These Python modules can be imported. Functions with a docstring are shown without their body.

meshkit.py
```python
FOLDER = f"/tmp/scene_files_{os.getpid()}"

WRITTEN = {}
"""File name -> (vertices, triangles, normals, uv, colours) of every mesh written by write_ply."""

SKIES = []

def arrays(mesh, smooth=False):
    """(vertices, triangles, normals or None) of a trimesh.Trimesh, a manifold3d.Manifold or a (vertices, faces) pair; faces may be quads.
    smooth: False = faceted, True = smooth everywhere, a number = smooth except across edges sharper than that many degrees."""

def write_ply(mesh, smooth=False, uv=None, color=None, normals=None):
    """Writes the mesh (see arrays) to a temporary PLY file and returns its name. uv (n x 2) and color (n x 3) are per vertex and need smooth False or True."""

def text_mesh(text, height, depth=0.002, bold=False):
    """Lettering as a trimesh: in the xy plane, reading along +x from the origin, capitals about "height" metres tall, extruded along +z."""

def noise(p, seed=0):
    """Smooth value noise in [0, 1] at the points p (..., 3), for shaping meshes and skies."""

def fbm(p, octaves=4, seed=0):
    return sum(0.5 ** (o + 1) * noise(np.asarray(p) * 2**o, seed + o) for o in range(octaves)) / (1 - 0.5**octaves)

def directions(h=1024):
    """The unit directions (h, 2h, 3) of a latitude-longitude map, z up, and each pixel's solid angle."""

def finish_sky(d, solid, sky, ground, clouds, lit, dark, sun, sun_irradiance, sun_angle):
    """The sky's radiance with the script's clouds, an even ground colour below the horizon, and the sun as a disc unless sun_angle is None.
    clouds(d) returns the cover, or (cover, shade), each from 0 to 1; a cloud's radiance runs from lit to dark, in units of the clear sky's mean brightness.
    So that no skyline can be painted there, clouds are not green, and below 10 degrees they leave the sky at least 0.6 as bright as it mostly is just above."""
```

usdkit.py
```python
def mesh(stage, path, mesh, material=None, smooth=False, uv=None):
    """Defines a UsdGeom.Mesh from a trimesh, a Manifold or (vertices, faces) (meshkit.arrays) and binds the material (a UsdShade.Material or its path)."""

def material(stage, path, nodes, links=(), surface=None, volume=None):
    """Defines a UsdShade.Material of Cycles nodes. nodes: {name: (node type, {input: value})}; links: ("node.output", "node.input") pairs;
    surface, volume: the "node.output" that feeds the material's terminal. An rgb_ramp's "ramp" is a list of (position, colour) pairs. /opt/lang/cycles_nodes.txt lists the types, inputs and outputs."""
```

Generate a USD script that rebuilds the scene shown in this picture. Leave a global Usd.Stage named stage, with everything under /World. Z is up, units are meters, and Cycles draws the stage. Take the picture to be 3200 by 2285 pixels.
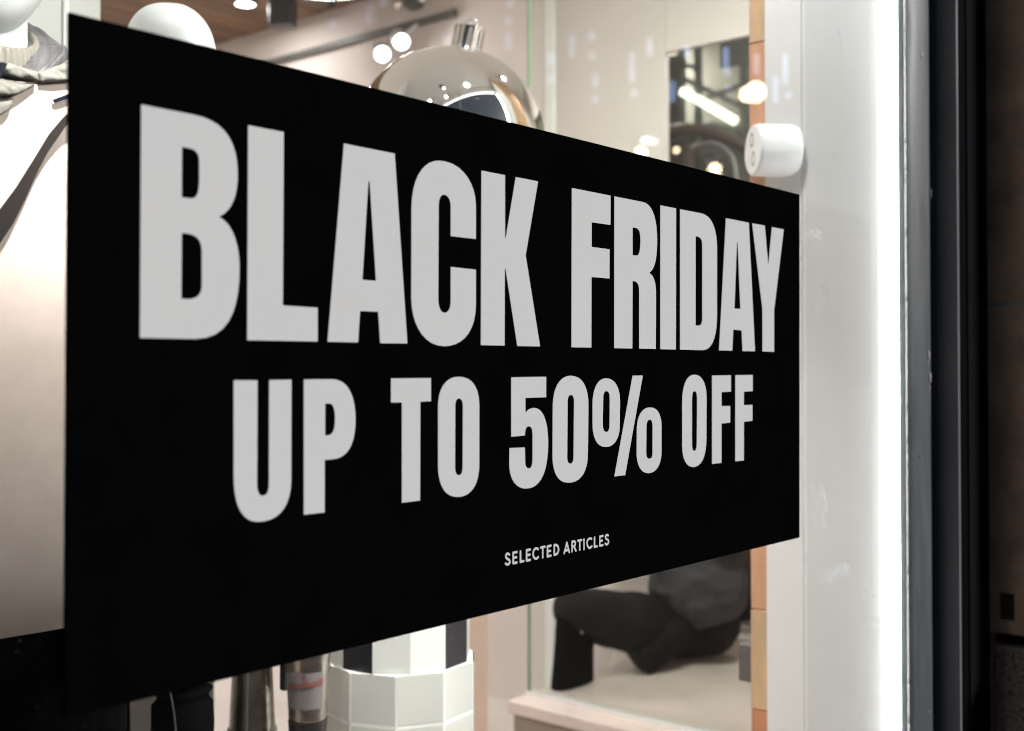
import math, random
import numpy as np, trimesh, manifold3d as mf
from shapely.geometry import Polygon, LineString
from shapely.ops import unary_union
import usdkit, meshkit
from pxr import Usd, UsdGeom, UsdLux, UsdShade, Gf, Sdf

random.seed(7)
rng = np.random.default_rng(7)
stage = Usd.Stage.CreateInMemory()
UsdGeom.SetStageUpAxis(stage, 'Z')
stage.SetDefaultPrim(UsdGeom.Xform.Define(stage, '/World').GetPrim())
UsdGeom.Scope.Define(stage, '/World/Looks')
LOOK = '/World/Looks/'

# ---------------------------------------------------------------- camera, sky, sun, exposure
# The window plane is y = 0 (street y < 0, shop y > 0), x runs along the front, z is up.
EXPOSURE = 0.0
cam = UsdGeom.Camera.Define(stage, '/World/camera')
fwdh = np.array([0.76456, 0.64452, 0.0]); right = np.array([0.64452, -0.76456, 0.0])
pitch = math.radians(0.947)
fwd = math.cos(pitch) * fwdh + np.array([0, 0, math.sin(pitch)])
up = np.cross(right, fwd)
m = np.eye(4); m[0, :3], m[1, :3], m[2, :3], m[3, :3] = right, up, -fwd, (0.0, -1.0, 1.5)
cam.AddTransformOp().Set(Gf.Matrix4d(*m.ravel().tolist()))
cam.CreateHorizontalApertureAttr(36.0)
cam.CreateFocalLengthAttr(36.0 * 3630 / 3200)
cam.CreateVerticalApertureOffsetAttr(-54.5 / 3200 * 36.0)
cam.CreateFStopAttr(3.5)
cam.CreateFocusDistanceAttr(1.72)
cam.CreateExposureAttr(EXPOSURE)
cam.CreateClippingRangeAttr((0.05, 1000.0))

SUN = np.array([0.6, -0.7, 0.4]); SUN /= np.linalg.norm(SUN)
el, rot = math.asin(SUN[2]), math.atan2(SUN[0], SUN[1])
usdkit.material(stage, LOOK + 'night_sky', {
    's': ('sky_texture', {'sky_type': 'single_scattering', 'sun_disc': False, 'sun_elevation': el, 'sun_rotation': rot}),
    'b': ('background_shader', {'strength': 0.019})}, [('s.color', 'b.color')], surface='b.background')
dome = UsdLux.DomeLight.Define(stage, '/World/sky')
UsdShade.MaterialBindingAPI.Apply(dome.GetPrim()).Bind(UsdShade.Material.Get(stage, LOOK + 'night_sky'))
dome.GetPrim().SetCustomDataByKey('kind', 'structure')
sun = UsdLux.DistantLight.Define(stage, '/World/sun')
sun.CreateIntensityAttr(0.85); sun.CreateAngleAttr(12.0); sun.CreateNormalizeAttr(True)
sun.CreateColorAttr(Gf.Vec3f(1.0, 0.985, 0.97))
zc = SUN; xc = np.cross([0, 0, 1.0], zc); xc /= np.linalg.norm(xc); yc = np.cross(zc, xc)
m = np.eye(4); m[0, :3], m[1, :3], m[2, :3] = xc, yc, zc
sun.AddTransformOp().Set(Gf.Matrix4d(*m.ravel().tolist()))

# ---------------------------------------------------------------- naming and grouping
used = {}
def numbered(parent, name):
    k = used.get((parent, name), 0); used[(parent, name)] = k + 1
    return f'{parent}/{name}' + (f'_{k:03d}' if k else '')
BASE = {}
def tag(prim, label=None, cat=None, group=None, kind=None):
    for k, v in (('label', label), ('category', cat), ('group', group), ('kind', kind)):
        if v: prim.SetCustomDataByKey(k, v)
    return prim
def thing(name, label=None, cat=None, loc=(0, 0, 0), group=None, kind=None):
    p = numbered('/World', name)
    x = UsdGeom.Xform.Define(stage, p); x.AddTranslateOp().Set(Gf.Vec3d(*map(float, loc)))
    BASE[p] = np.array(loc, float)
    return tag(x.GetPrim(), label, cat, group, kind)
def base_of(path):
    while path not in BASE: path = path.rpartition('/')[0]
    return BASE[path]
def part(parent, name, mesh, mat, smooth=False, label=None, kind=None):
    """A mesh given in world coordinates as a child of the thing (or part) at parent."""
    pp = str(parent.GetPath()); p = numbered(pp, name)
    v, f, n = meshkit.arrays(mesh, False)
    q = usdkit.mesh(stage, p, trimesh.Trimesh(v - base_of(pp), f, process=False), LOOK + mat, smooth=smooth).GetPrim()
    return tag(q, label, kind=kind)
def solo(name, mesh, mat, label=None, cat=None, group=None, kind=None, smooth=False):
    return tag(usdkit.mesh(stage, numbered('/World', name), mesh, LOOK + mat, smooth=smooth).GetPrim(), label, cat, group, kind)

# ---------------------------------------------------------------- materials
def M(name, color, rough=0.5, metal=0.0, var=0.0, scale=8.0, stretch=(1, 1, 1), bump=0.0, bscale=60.0, bdist=0.002, spec=0.5, coat=0.0, sheen=0.0, rvar=0.0, color2=None, rand=0.0):
    c = np.array(color, float)
    lo = np.clip(c * (1 - var), 0, 1); hi = np.clip(np.array(color2, float) if color2 is not None else c * (1 + var), 0, 1)
    nodes = {'g': ('geometry', {}), 'p': ('principled_bsdf', {'base_color': tuple(c), 'roughness': rough, 'metallic': metal, 'specular_ior_level': spec, 'coat_weight': coat, 'sheen_weight': sheen}),
             'm': ('mapping', {'mapping_type': 'point', 'scale': stretch}),
             'n': ('noise_texture', {'scale': scale, 'detail': 5.0, 'roughness': 0.6}),
             'r': ('rgb_ramp', {'ramp': [(0.3, tuple(lo)), (0.7, tuple(hi))]})}
    links = [('g.position', 'm.vector'), ('m.vector', 'n.vector'), ('n.fac', 'r.fac')]
    last = 'r.color'
    if rand:
        nodes['o'] = ('object_info', {}); nodes['mr'] = ('map_range', {'to_min': 1 - rand, 'to_max': 1 + rand})
        nodes['h'] = ('hsv', {'hue': 0.5, 'saturation': 1.0, 'fac': 1.0})
        links += [('o.random', 'mr.value'), ('mr.result', 'h.value'), (last, 'h.color')]; last = 'h.color'
    links.append((last, 'p.base_color'))
    if rvar:
        nodes['rr'] = ('map_range', {'from_min': 0.3, 'from_max': 0.7, 'to_min': max(0.02, rough - rvar), 'to_max': rough + rvar})
        links += [('n.fac', 'rr.value'), ('rr.result', 'p.roughness')]
    if bump:
        nodes['bn'] = ('noise_texture', {'scale': bscale, 'detail': 4.0})
        nodes['b'] = ('bump', {'strength': bump, 'distance': bdist})
        links += [('m.vector', 'bn.vector'), ('bn.fac', 'b.height'), ('b.normal', 'p.normal')]
    return usdkit.material(stage, LOOK + name, nodes, links, surface='p.BSDF')
def glow(name, color, strength):
    usdkit.material(stage, LOOK + name, {'e': ('emission', {'color': color, 'strength': strength})}, [], surface='e.emission')

M('sign_black', (0.0022, 0.0022, 0.0024), 1.0, spec=0.0, var=0.1)
M('letter_grey', (0.72, 0.72, 0.72), 1.0, spec=0.0, var=0.004)
M('wall_cream', (0.66, 0.582, 0.55), 0.75, var=0.035, scale=1.3, bump=0.05, bscale=90)
M('wall_beige', (0.43, 0.40, 0.32), 0.7, var=0.05, scale=2)
M('trim_white', (0.78, 0.77, 0.75), 0.45, var=0.02)
M('reveal_white', (0.66, 0.667, 0.662), 0.42, var=0.02, scale=3, bump=0.03, bscale=200, bdist=0.0005)
M('reveal_inner', (0.77, 0.765, 0.745), 0.5, var=0.02, scale=3)
M('floor_pale', (0.60, 0.54, 0.50), 0.35, var=0.05, scale=1.5, rvar=0.08)
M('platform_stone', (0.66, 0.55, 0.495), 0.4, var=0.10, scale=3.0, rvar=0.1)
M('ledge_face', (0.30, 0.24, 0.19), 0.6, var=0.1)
for k, c in enumerate([(0.17, 0.080, 0.028), (0.14, 0.064, 0.022), (0.19, 0.094, 0.036)]):
    M(f'ceiling_wood_{k}', c, 0.5, var=0.35, scale=3.0, stretch=(0.5, 9, 9), rand=0.12)
for k, c in enumerate([(0.62, 0.33, 0.19), (0.58, 0.38, 0.22), (0.50, 0.21, 0.11), (0.60, 0.30, 0.16)]):
    M(f'post_wood_{k}', c, 0.55, var=0.16, scale=10.0, stretch=(3, 3, 0.6), bump=0.15, bscale=60)
M('mannequin_white', (0.70, 0.73, 0.705), 0.34, var=0.01, spec=0.5)
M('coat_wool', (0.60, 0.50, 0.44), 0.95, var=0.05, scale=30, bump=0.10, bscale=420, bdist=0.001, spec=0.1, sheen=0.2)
M('coat_gap_shade', (0.017, 0.0125, 0.011), 0.9, spec=0.2, var=0.1)
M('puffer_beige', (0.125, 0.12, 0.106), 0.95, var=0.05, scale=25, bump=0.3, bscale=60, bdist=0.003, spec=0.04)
M('knit_cream', (0.19, 0.178, 0.15), 0.95, var=0.08, scale=150, bump=0.3, bscale=400, spec=0.1)
M('satin_grey', (0.115, 0.11, 0.115), 0.3, var=0.10, scale=14, bump=0.5, bscale=30, bdist=0.006, spec=0.5)
M('hood_olive', (0.06, 0.055, 0.045), 0.6, var=0.1)
M('zip_dark', (0.008, 0.009, 0.013), 0.8, spec=0.05)
M('trouser_black', (0.003, 0.003, 0.0035), 0.95, spec=0.03, var=0.1, scale=60)
M('crease_grey', (0.035, 0.035, 0.037), 0.6)
M('backdrop_board', (0.58, 0.585, 0.55), 0.6, var=0.02, scale=2)
M('block_shade_grey', (0.075, 0.072, 0.062), 0.7, var=0.05)
M('chrome', (0.95, 0.95, 0.93), 0.035, metal=1.0, var=0.01)
M('silver_can', (0.42, 0.375, 0.325), 0.33, metal=1.0, var=0.08, scale=40, rvar=0.05)
M('label_pale', (0.17, 0.15, 0.148), 0.5, var=0.05)
M('label_red', (0.19, 0.065, 0.055), 0.6)
M('stand_black', (0.018, 0.016, 0.015), 0.4)
M('tile_grey', (0.60, 0.605, 0.555), 0.22, var=0.04, scale=6, rand=0.03, bump=0.04, bscale=20)
M('grout_pale', (0.80, 0.80, 0.76), 0.7, var=0.03)
M('facet_white', (0.74, 0.75, 0.71), 0.35, var=0.02)
M('facet_black', (0.014, 0.014, 0.019), 0.3)
M('pillar_tan', (0.50, 0.375, 0.30), 0.5, var=0.06, scale=6)
M('rail_grey', (0.085, 0.085, 0.075), 0.5)
M('lamp_white', (0.75, 0.75, 0.73), 0.4)
M('lamp_black', (0.02, 0.02, 0.022), 0.5)
M('sensor_white', (0.84, 0.84, 0.83), 0.38, var=0.01)
M('sensor_hole', (0.30, 0.30, 0.30), 0.6)
M('steel_grey', (0.082, 0.09, 0.098), 0.5, metal=0.0, var=0.14, scale=5.0, stretch=(6, 6, 0.8), rvar=0.12, bump=0.05, bscale=9)
M('steel_lip', (0.12, 0.12, 0.12), 0.5, metal=0.0, var=0.15, scale=12)
M('silicone', (0.16, 0.155, 0.15), 0.5, var=0.2, scale=40)
M('frame_lit_grey', (0.26, 0.26, 0.27), 0.42, var=0.08, scale=6)
M('frame_black', (0.003, 0.003, 0.004), 0.9, spec=0.02, var=0.1)
M('frame_dark', (0.009, 0.009, 0.011), 0.9, spec=0.02, var=0.08)
M('stone_brown', (0.74, 0.50, 0.33), 0.8, var=0.32, scale=9, bump=0.4, bscale=55, bdist=0.004, rand=0.08)
M('mortar', (0.55, 0.52, 0.47), 0.9)
M('granite_dark', (0.28, 0.22, 0.19), 0.8, spec=0.1, var=0.7, scale=130, bump=0.15, bscale=150)
M('bracket_grey', (0.11, 0.10, 0.095), 0.5)
M('jacket_grey', (0.062, 0.058, 0.062), 0.85, spec=0.2, var=0.15, scale=10, bump=0.5, bscale=16, bdist=0.012)
M('trouser_brown', (0.011, 0.0085, 0.0075), 0.8, spec=0.2, var=0.15, scale=14)
M('bag_brown', (0.05, 0.032, 0.022), 0.6, var=0.2)
M('arm_grey', (0.30, 0.28, 0.27), 0.3, var=0.05)
M('metal_olive', (0.21, 0.215, 0.19), 0.5, var=0.08)
M('balcony_brown', (0.18, 0.135, 0.105), 0.5, var=0.1)
M('underside_grey', (0.18, 0.18, 0.15), 0.6, var=0.1)
M('asphalt', (0.04, 0.04, 0.042), 1.0, spec=0.0, var=0.25, scale=30)
M('paving', (0.04, 0.04, 0.042), 1.0, spec=0.0, var=0.15, scale=10, bump=0.2, bscale=60)
M('wire', (0.02, 0.02, 0.02), 0.5)
glow('led_white', (0.97, 0.99, 1.0), 34.0)
glow('led_top', (0.97, 0.99, 1.0), 5.0)
glow('lamp_face', (1.0, 0.975, 0.94), 10.0)
glow('tube_warm', (1.0, 0.97, 0.82), 2.2)
glow('bulb_blue', (0.55, 0.68, 1.0), 2.6)
glow('bulb_bright', (0.45, 0.60, 1.0), 4.0)
glow('street_glow', (1.0, 0.80, 0.52), 26.0)

# window glass: mirror by fresnel over clear, a little dust
def glass(name, dust, tint=(0.985, 0.995, 0.99), ior=1.33):
    usdkit.material(stage, LOOK + name, {
        'fr': ('fresnel', {}), 'bf': ('map_range', {'from_min': 0.0, 'from_max': 1.0, 'to_min': ior, 'to_max': 1 / ior}), 't': ('transparent_bsdf', {'color': tint}), 'gl': ('glossy_bsdf', {'color': (1, 1, 1), 'roughness': 0.0, 'distribution': 'ggx'}),
        'mx': ('mix_closure', {}), 'd': ('diffuse_bsdf', {'color': (0.85, 0.86, 0.88)}),
        'g': ('geometry', {}), 'm1': ('mapping', {'mapping_type': 'point', 'scale': (1, 1, 0.55)}),
        'n1': ('noise_texture', {'scale': 17.0, 'detail': 4.0, 'roughness': 0.62, 'distortion': 0.6}),
        'r1': ('map_range', {'from_min': 0.67, 'from_max': 0.80, 'to_min': 0.0, 'to_max': 0.16, 'clamp': True}),
        'n2': ('noise_texture', {'scale': 330.0, 'detail': 1.0}),
        'r2': ('map_range', {'from_min': 0.775, 'from_max': 0.80, 'to_min': 0.0, 'to_max': 0.25, 'clamp': True}),
        'n3': ('noise_texture', {'scale': 5.0, 'detail': 2.0}),
        'r3': ('map_range', {'from_min': 0.46, 'from_max': 0.62, 'to_min': 0.0, 'to_max': 1.0, 'clamp': True}),
        'mu': ('math', {'math_type': 'multiply'}), 'ad': ('math', {'math_type': 'maximum'}), 'sc': ('math', {'math_type': 'multiply', 'value2': dust}), 'm2': ('mix_closure', {})},
        [('g.backfacing', 'bf.value'), ('bf.result', 'fr.IOR'), ('fr.fac', 'mx.fac'), ('t.BSDF', 'mx.closure1'), ('gl.BSDF', 'mx.closure2'), ('g.position', 'm1.vector'), ('m1.vector', 'n1.vector'), ('n1.fac', 'r1.value'),
         ('g.position', 'n2.vector'), ('n2.fac', 'r2.value'), ('g.position', 'n3.vector'), ('n3.fac', 'r3.value'), ('r2.result', 'mu.value1'), ('r3.result', 'mu.value2'),
         ('mu.value', 'ad.value1'), ('r1.result', 'ad.value2'), ('ad.value', 'sc.value1'), ('sc.value', 'm2.fac'), ('mx.closure', 'm2.closure1'), ('d.BSDF', 'm2.closure2')], surface='m2.closure')
glass('window_glass', 1.0)
glass('clear_glass', 0.0, (0.97, 0.99, 0.975), 1.12)
M('glass_edge', (0.20, 0.30, 0.20), 0.15, var=0.1)

# ---------------------------------------------------------------- mesh helpers
def box(x0, x1, y0, y1, z0, z1, c=0.0):
    if c <= 0: return trimesh.creation.box(bounds=[[x0, y0, z0], [x1, y1, z1]])
    p = []
    for sx in (0, 1):
        for sy in (0, 1):
            for sz in (0, 1):
                X, Y, Z = (x0, x1)[sx], (y0, y1)[sy], (z0, z1)[sz]
                dx, dy, dz = (1 - 2 * sx) * c, (1 - 2 * sy) * c, (1 - 2 * sz) * c
                p += [(X + dx, Y + dy, Z), (X + dx, Y, Z + dz), (X, Y + dy, Z + dz)]
    return trimesh.convex.convex_hull(np.array(p))
def cat(*ms): return trimesh.util.concatenate([m if isinstance(m, trimesh.Trimesh) else trimesh.Trimesh(*meshkit.arrays(m)[:2], process=False) for m in ms])
def prism(poly, z0, z1):
    q = trimesh.creation.extrude_polygon(poly if not isinstance(poly, (list, np.ndarray)) else Polygon(poly), z1 - z0, engine='earcut'); q.apply_translation((0, 0, z0)); return q
def facing(poly, yfront, depth):
    """A polygon in (x, z) as a plate whose front is at y = yfront, towards the street."""
    gs = getattr(poly, 'geoms', [poly])
    q = cat(*[trimesh.creation.extrude_polygon(g, depth, engine='earcut') for g in gs])
    v = q.vertices; q.vertices = np.c_[v[:, 0], yfront + depth - v[:, 2], v[:, 1]]; return q
def loft(rings, caps=True):
    rings = np.asarray(rings, float); k, n = rings.shape[:2]
    v = rings.reshape(-1, 3); f = []
    for i in range(k - 1):
        for j in range(n):
            a, b = i * n + j, i * n + (j + 1) % n
            f += [(a, b, b + n), (a, b + n, a + n)]
    if caps:
        v = np.vstack([v, rings[0].mean(0), rings[-1].mean(0)]); c0, c1 = len(v) - 2, len(v) - 1
        for j in range(n):
            f += [(c0, (j + 1) % n, j), (c1, (k - 1) * n + j, (k - 1) * n + (j + 1) % n)]
    q = trimesh.Trimesh(v, np.array(f), process=False)
    if caps and q.volume < 0: q.invert()
    return q
def spline(pts, n=8):
    """Catmull-Rom through the points."""
    p = np.asarray(pts, float); p = np.vstack([2 * p[0] - p[1], p, 2 * p[-1] - p[-2]]); out = []
    for i in range(1, len(p) - 2):
        for t in np.linspace(0, 1, n, endpoint=False):
            a, b, c, d = p[i - 1:i + 3]
            out.append(0.5 * (2 * b + (c - a) * t + (2 * a - 5 * b + 4 * c - d) * t ** 2 + (3 * b - a - 3 * c + d) * t ** 3))
    return np.array(out + [p[-2]])
def tube(path, rad, sides=12, flat=1.0):
    p = np.asarray(path, float); r = np.broadcast_to(rad, (len(p),)); t = np.gradient(p, axis=0); t /= np.linalg.norm(t, axis=1, keepdims=True)
    a = np.cross(t, [0, 0, 1.0]); bad = np.linalg.norm(a, axis=1) < 1e-3; a[bad] = (1, 0, 0); a /= np.linalg.norm(a, axis=1, keepdims=True); b = np.cross(t, a)
    an = np.linspace(0, 2 * np.pi, sides, endpoint=False)
    return loft(p[:, None] + r[:, None, None] * (np.cos(an)[None, :, None] * a[:, None] * flat + np.sin(an)[None, :, None] * b[:, None]))
def lathe(c, prof, n=48):
    """prof: (radius, z) from bottom to top about the vertical through c."""
    an = np.linspace(0, 2 * np.pi, n, endpoint=False)
    return loft([np.c_[c[0] + r * np.cos(an), c[1] + r * np.sin(an), np.full(n, z)] for r, z in prof])
def ngon(c, r, n, a0, z0, z1):
    an = a0 + np.arange(n) * 2 * np.pi / n
    return prism(Polygon(np.c_[c[0] + r * np.cos(an), c[1] + r * np.sin(an)]), z0, z1)
def ellipsoid(c, r, sub=4, pw=2.0):
    q = trimesh.creation.icosphere(sub); v = q.vertices
    if pw != 2.0: v = v / (np.abs(v) ** pw).sum(1, keepdims=True) ** (1 / pw)
    q.vertices = v * np.asarray(r) + np.asarray(c); return q
def rotz(mesh, ang, c):
    mesh.apply_transform(trimesh.transformations.rotation_matrix(ang, [0, 0, 1], [c[0], c[1], 0])); return mesh
def ball(p, r): return mf.Manifold.sphere(r, 20).translate([float(a) for a in p])
def bones(J, B, fine=0.018, it=14):
    """One continuous body: hulls of the spheres at both joints of each bone, united and smoothed."""
    parts = []
    for a, b in B:
        (pa, ra), (pb, rb) = J[a], J[b]
        parts.append(mf.Manifold.batch_hull([ball(pa, ra), ball(pb, rb)]))
    body = mf.Manifold.batch_boolean(parts, mf.OpType.Add).refine_to_length(fine)
    q = trimesh.Trimesh(*meshkit.arrays(body)[:2], process=True)
    trimesh.smoothing.filter_taubin(q, iterations=it); return q
def wrinkle(mesh, amp, scale, seed=0, stretch=(1, 1, 1)):
    mesh.vertices = mesh.vertices + mesh.vertex_normals * (amp * (meshkit.fbm(mesh.vertices * scale * np.array(stretch), 3, seed) - 0.5))[:, None]; return mesh
def patch(a, b, c, d, nu=14, nv=10, bulge=(0, 0, 0), amp=0.0, seed=0, thick=0.003):
    """A soft four-cornered sheet a-b (top), d-c (bottom) with two faces."""
    a, b, c, d, bulge = map(lambda q: np.asarray(q, float), (a, b, c, d, bulge)); V = []
    for side in (0, 1):
        for i in range(nv + 1):
            for j in range(nu + 1):
                s, t = j / nu, i / nv
                p = (1 - t) * ((1 - s) * a + s * b) + t * ((1 - s) * d + s * c) + bulge * (4 * s * (1 - s)) ** .7 * (4 * t * (1 - t)) ** .7
                w = amp * (meshkit.fbm(np.array([s * 5, t * 3, seed]), 3, seed) - .5) * (4 * s * (1 - s) * 4 * t * (1 - t)) ** .3
                n = np.cross(b - a, d - a); n /= np.linalg.norm(n)
                V.append(p + n * (w + side * thick))
    f = []; o = (nu + 1) * (nv + 1)
    for i in range(nv):
        for j in range(nu):
            q = i * (nu + 1) + j
            f += [(q, q + 1, q + nu + 2), (q, q + nu + 2, q + nu + 1), (o + q, o + q + nu + 2, o + q + 1), (o + q, o + q + nu + 1, o + q + nu + 2)]
    edge = [j for j in range(nu + 1)] + [i * (nu + 1) + nu for i in range(1, nv + 1)] + [nv * (nu + 1) + j for j in range(nu - 1, -1, -1)] + [i * (nu + 1) for i in range(nv - 1, 0, -1)]
    for k in range(len(edge)):
        p, q = edge[k], edge[(k + 1) % len(edge)]; f += [(p, o + p, o + q), (p, o + q, q)]
    return trimesh.Trimesh(np.array(V), np.array(f), process=False)
def disk_light(parent, name, pos, direction, radius, power, color=(1, 0.985, 0.96)):
    pp = str(parent.GetPath()); l = UsdLux.DiskLight.Define(stage, numbered(pp, name))
    zc = -np.asarray(direction, float); zc /= np.linalg.norm(zc)
    xc = np.cross([0.1, 1.0, 0.05], zc); xc /= np.linalg.norm(xc); yc = np.cross(zc, xc)
    m = np.eye(4); m[0, :3], m[1, :3], m[2, :3], m[3, :3] = xc, yc, zc, np.asarray(pos) - base_of(pp)
    l.AddTransformOp().Set(Gf.Matrix4d(*m.ravel().tolist()))
    l.CreateRadiusAttr(radius); l.CreateNormalizeAttr(True); l.CreateIntensityAttr(power); l.CreateColorAttr(Gf.Vec3f(*color))

usdkit.material(stage, LOOK + 'smudge', {'t': ('transparent_bsdf', {'color': (1, 1, 1)}), 'd': ('diffuse_bsdf', {'color': (0.85, 0.87, 0.88)}), 'g': ('geometry', {}),
    'n': ('noise_texture', {'scale': 90.0, 'detail': 4.0, 'roughness': 0.7}), 'r': ('map_range', {'from_min': 0.40, 'from_max': 0.68, 'to_min': 0.0, 'to_max': 0.55, 'clamp': True}), 'm': ('mix_closure', {})},
    [('g.position', 'n.vector'), ('n.fac', 'r.value'), ('r.result', 'm.fac'), ('t.BSDF', 'm.closure1'), ('d.BSDF', 'm.closure2')], surface='m.closure')
M('paint_fleck', (0.80, 0.78, 0.77), 0.6)
from scipy.spatial import Delaunay
def pillow(pts, yb, thick, amp=.004, lean=.45, seed=0, step=.0016, scale=90):
    """A padded quilt panel: an (x, z) outline swelling towards the street."""
    P = Polygon(pts).buffer(.0035).buffer(-.0035); ring = P.exterior; L = ring.length
    B = np.array([ring.interpolate(t).coords[0] for t in np.linspace(0, L, int(L / step), endpoint=False)])
    x0, z0, x1, z1 = P.bounds; gx, gz = np.meshgrid(np.arange(x0, x1, step), np.arange(z0, z1, step)); G = np.c_[gx.ravel(), gz.ravel()]
    from shapely import contains_xy, points, distance
    inner = P.buffer(-step * .8); G = G[contains_xy(P.buffer(-step * 1.3), G[:, 0], G[:, 1])]
    I = np.vstack([np.array([q.exterior.interpolate(t).coords[0] for t in np.linspace(0, q.exterior.length, max(8, int(q.exterior.length / step)), endpoint=False)]) for q in getattr(inner, 'geoms', [inner]) if not q.is_empty])
    G = np.vstack([I, G]); V = np.vstack([B, G]); d = distance(points(V), ring); d[:len(B)] = 0
    R = max(d.max(), 1e-6); f = np.sqrt(1 - (1 - np.clip(d / R, 0, 1)) ** 2) ** .38
    w = meshkit.fbm(np.c_[V[:, 0] * scale, V[:, 1] * scale * 1.6, np.full(len(V), seed * 1.7)], 3, seed) - .5
    T = Delaunay(V).simplices; c = V[T].mean(1); T = T[contains_xy(P, c[:, 0], c[:, 1])]
    yb = yb + lean * (V[:, 1] - np.polyval(np.polyfit(G[:, 0], G[:, 1], 1), V[:, 0]))       # top edge back, bottom edge forward
    front = np.c_[V[:, 0], yb - thick * f - amp * w * np.clip(d / (R * .5), 0, 1), V[:, 1]]; back = np.c_[V[:, 0], yb + .002, V[:, 1]]
    q = trimesh.Trimesh(front, T, process=False); flip = (q.face_normals[:, 1] > 0); T[flip] = T[flip][:, ::-1]
    return trimesh.Trimesh(np.vstack([front, back]), np.vstack([T, T[:, ::-1] + len(V)]), process=False)

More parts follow.
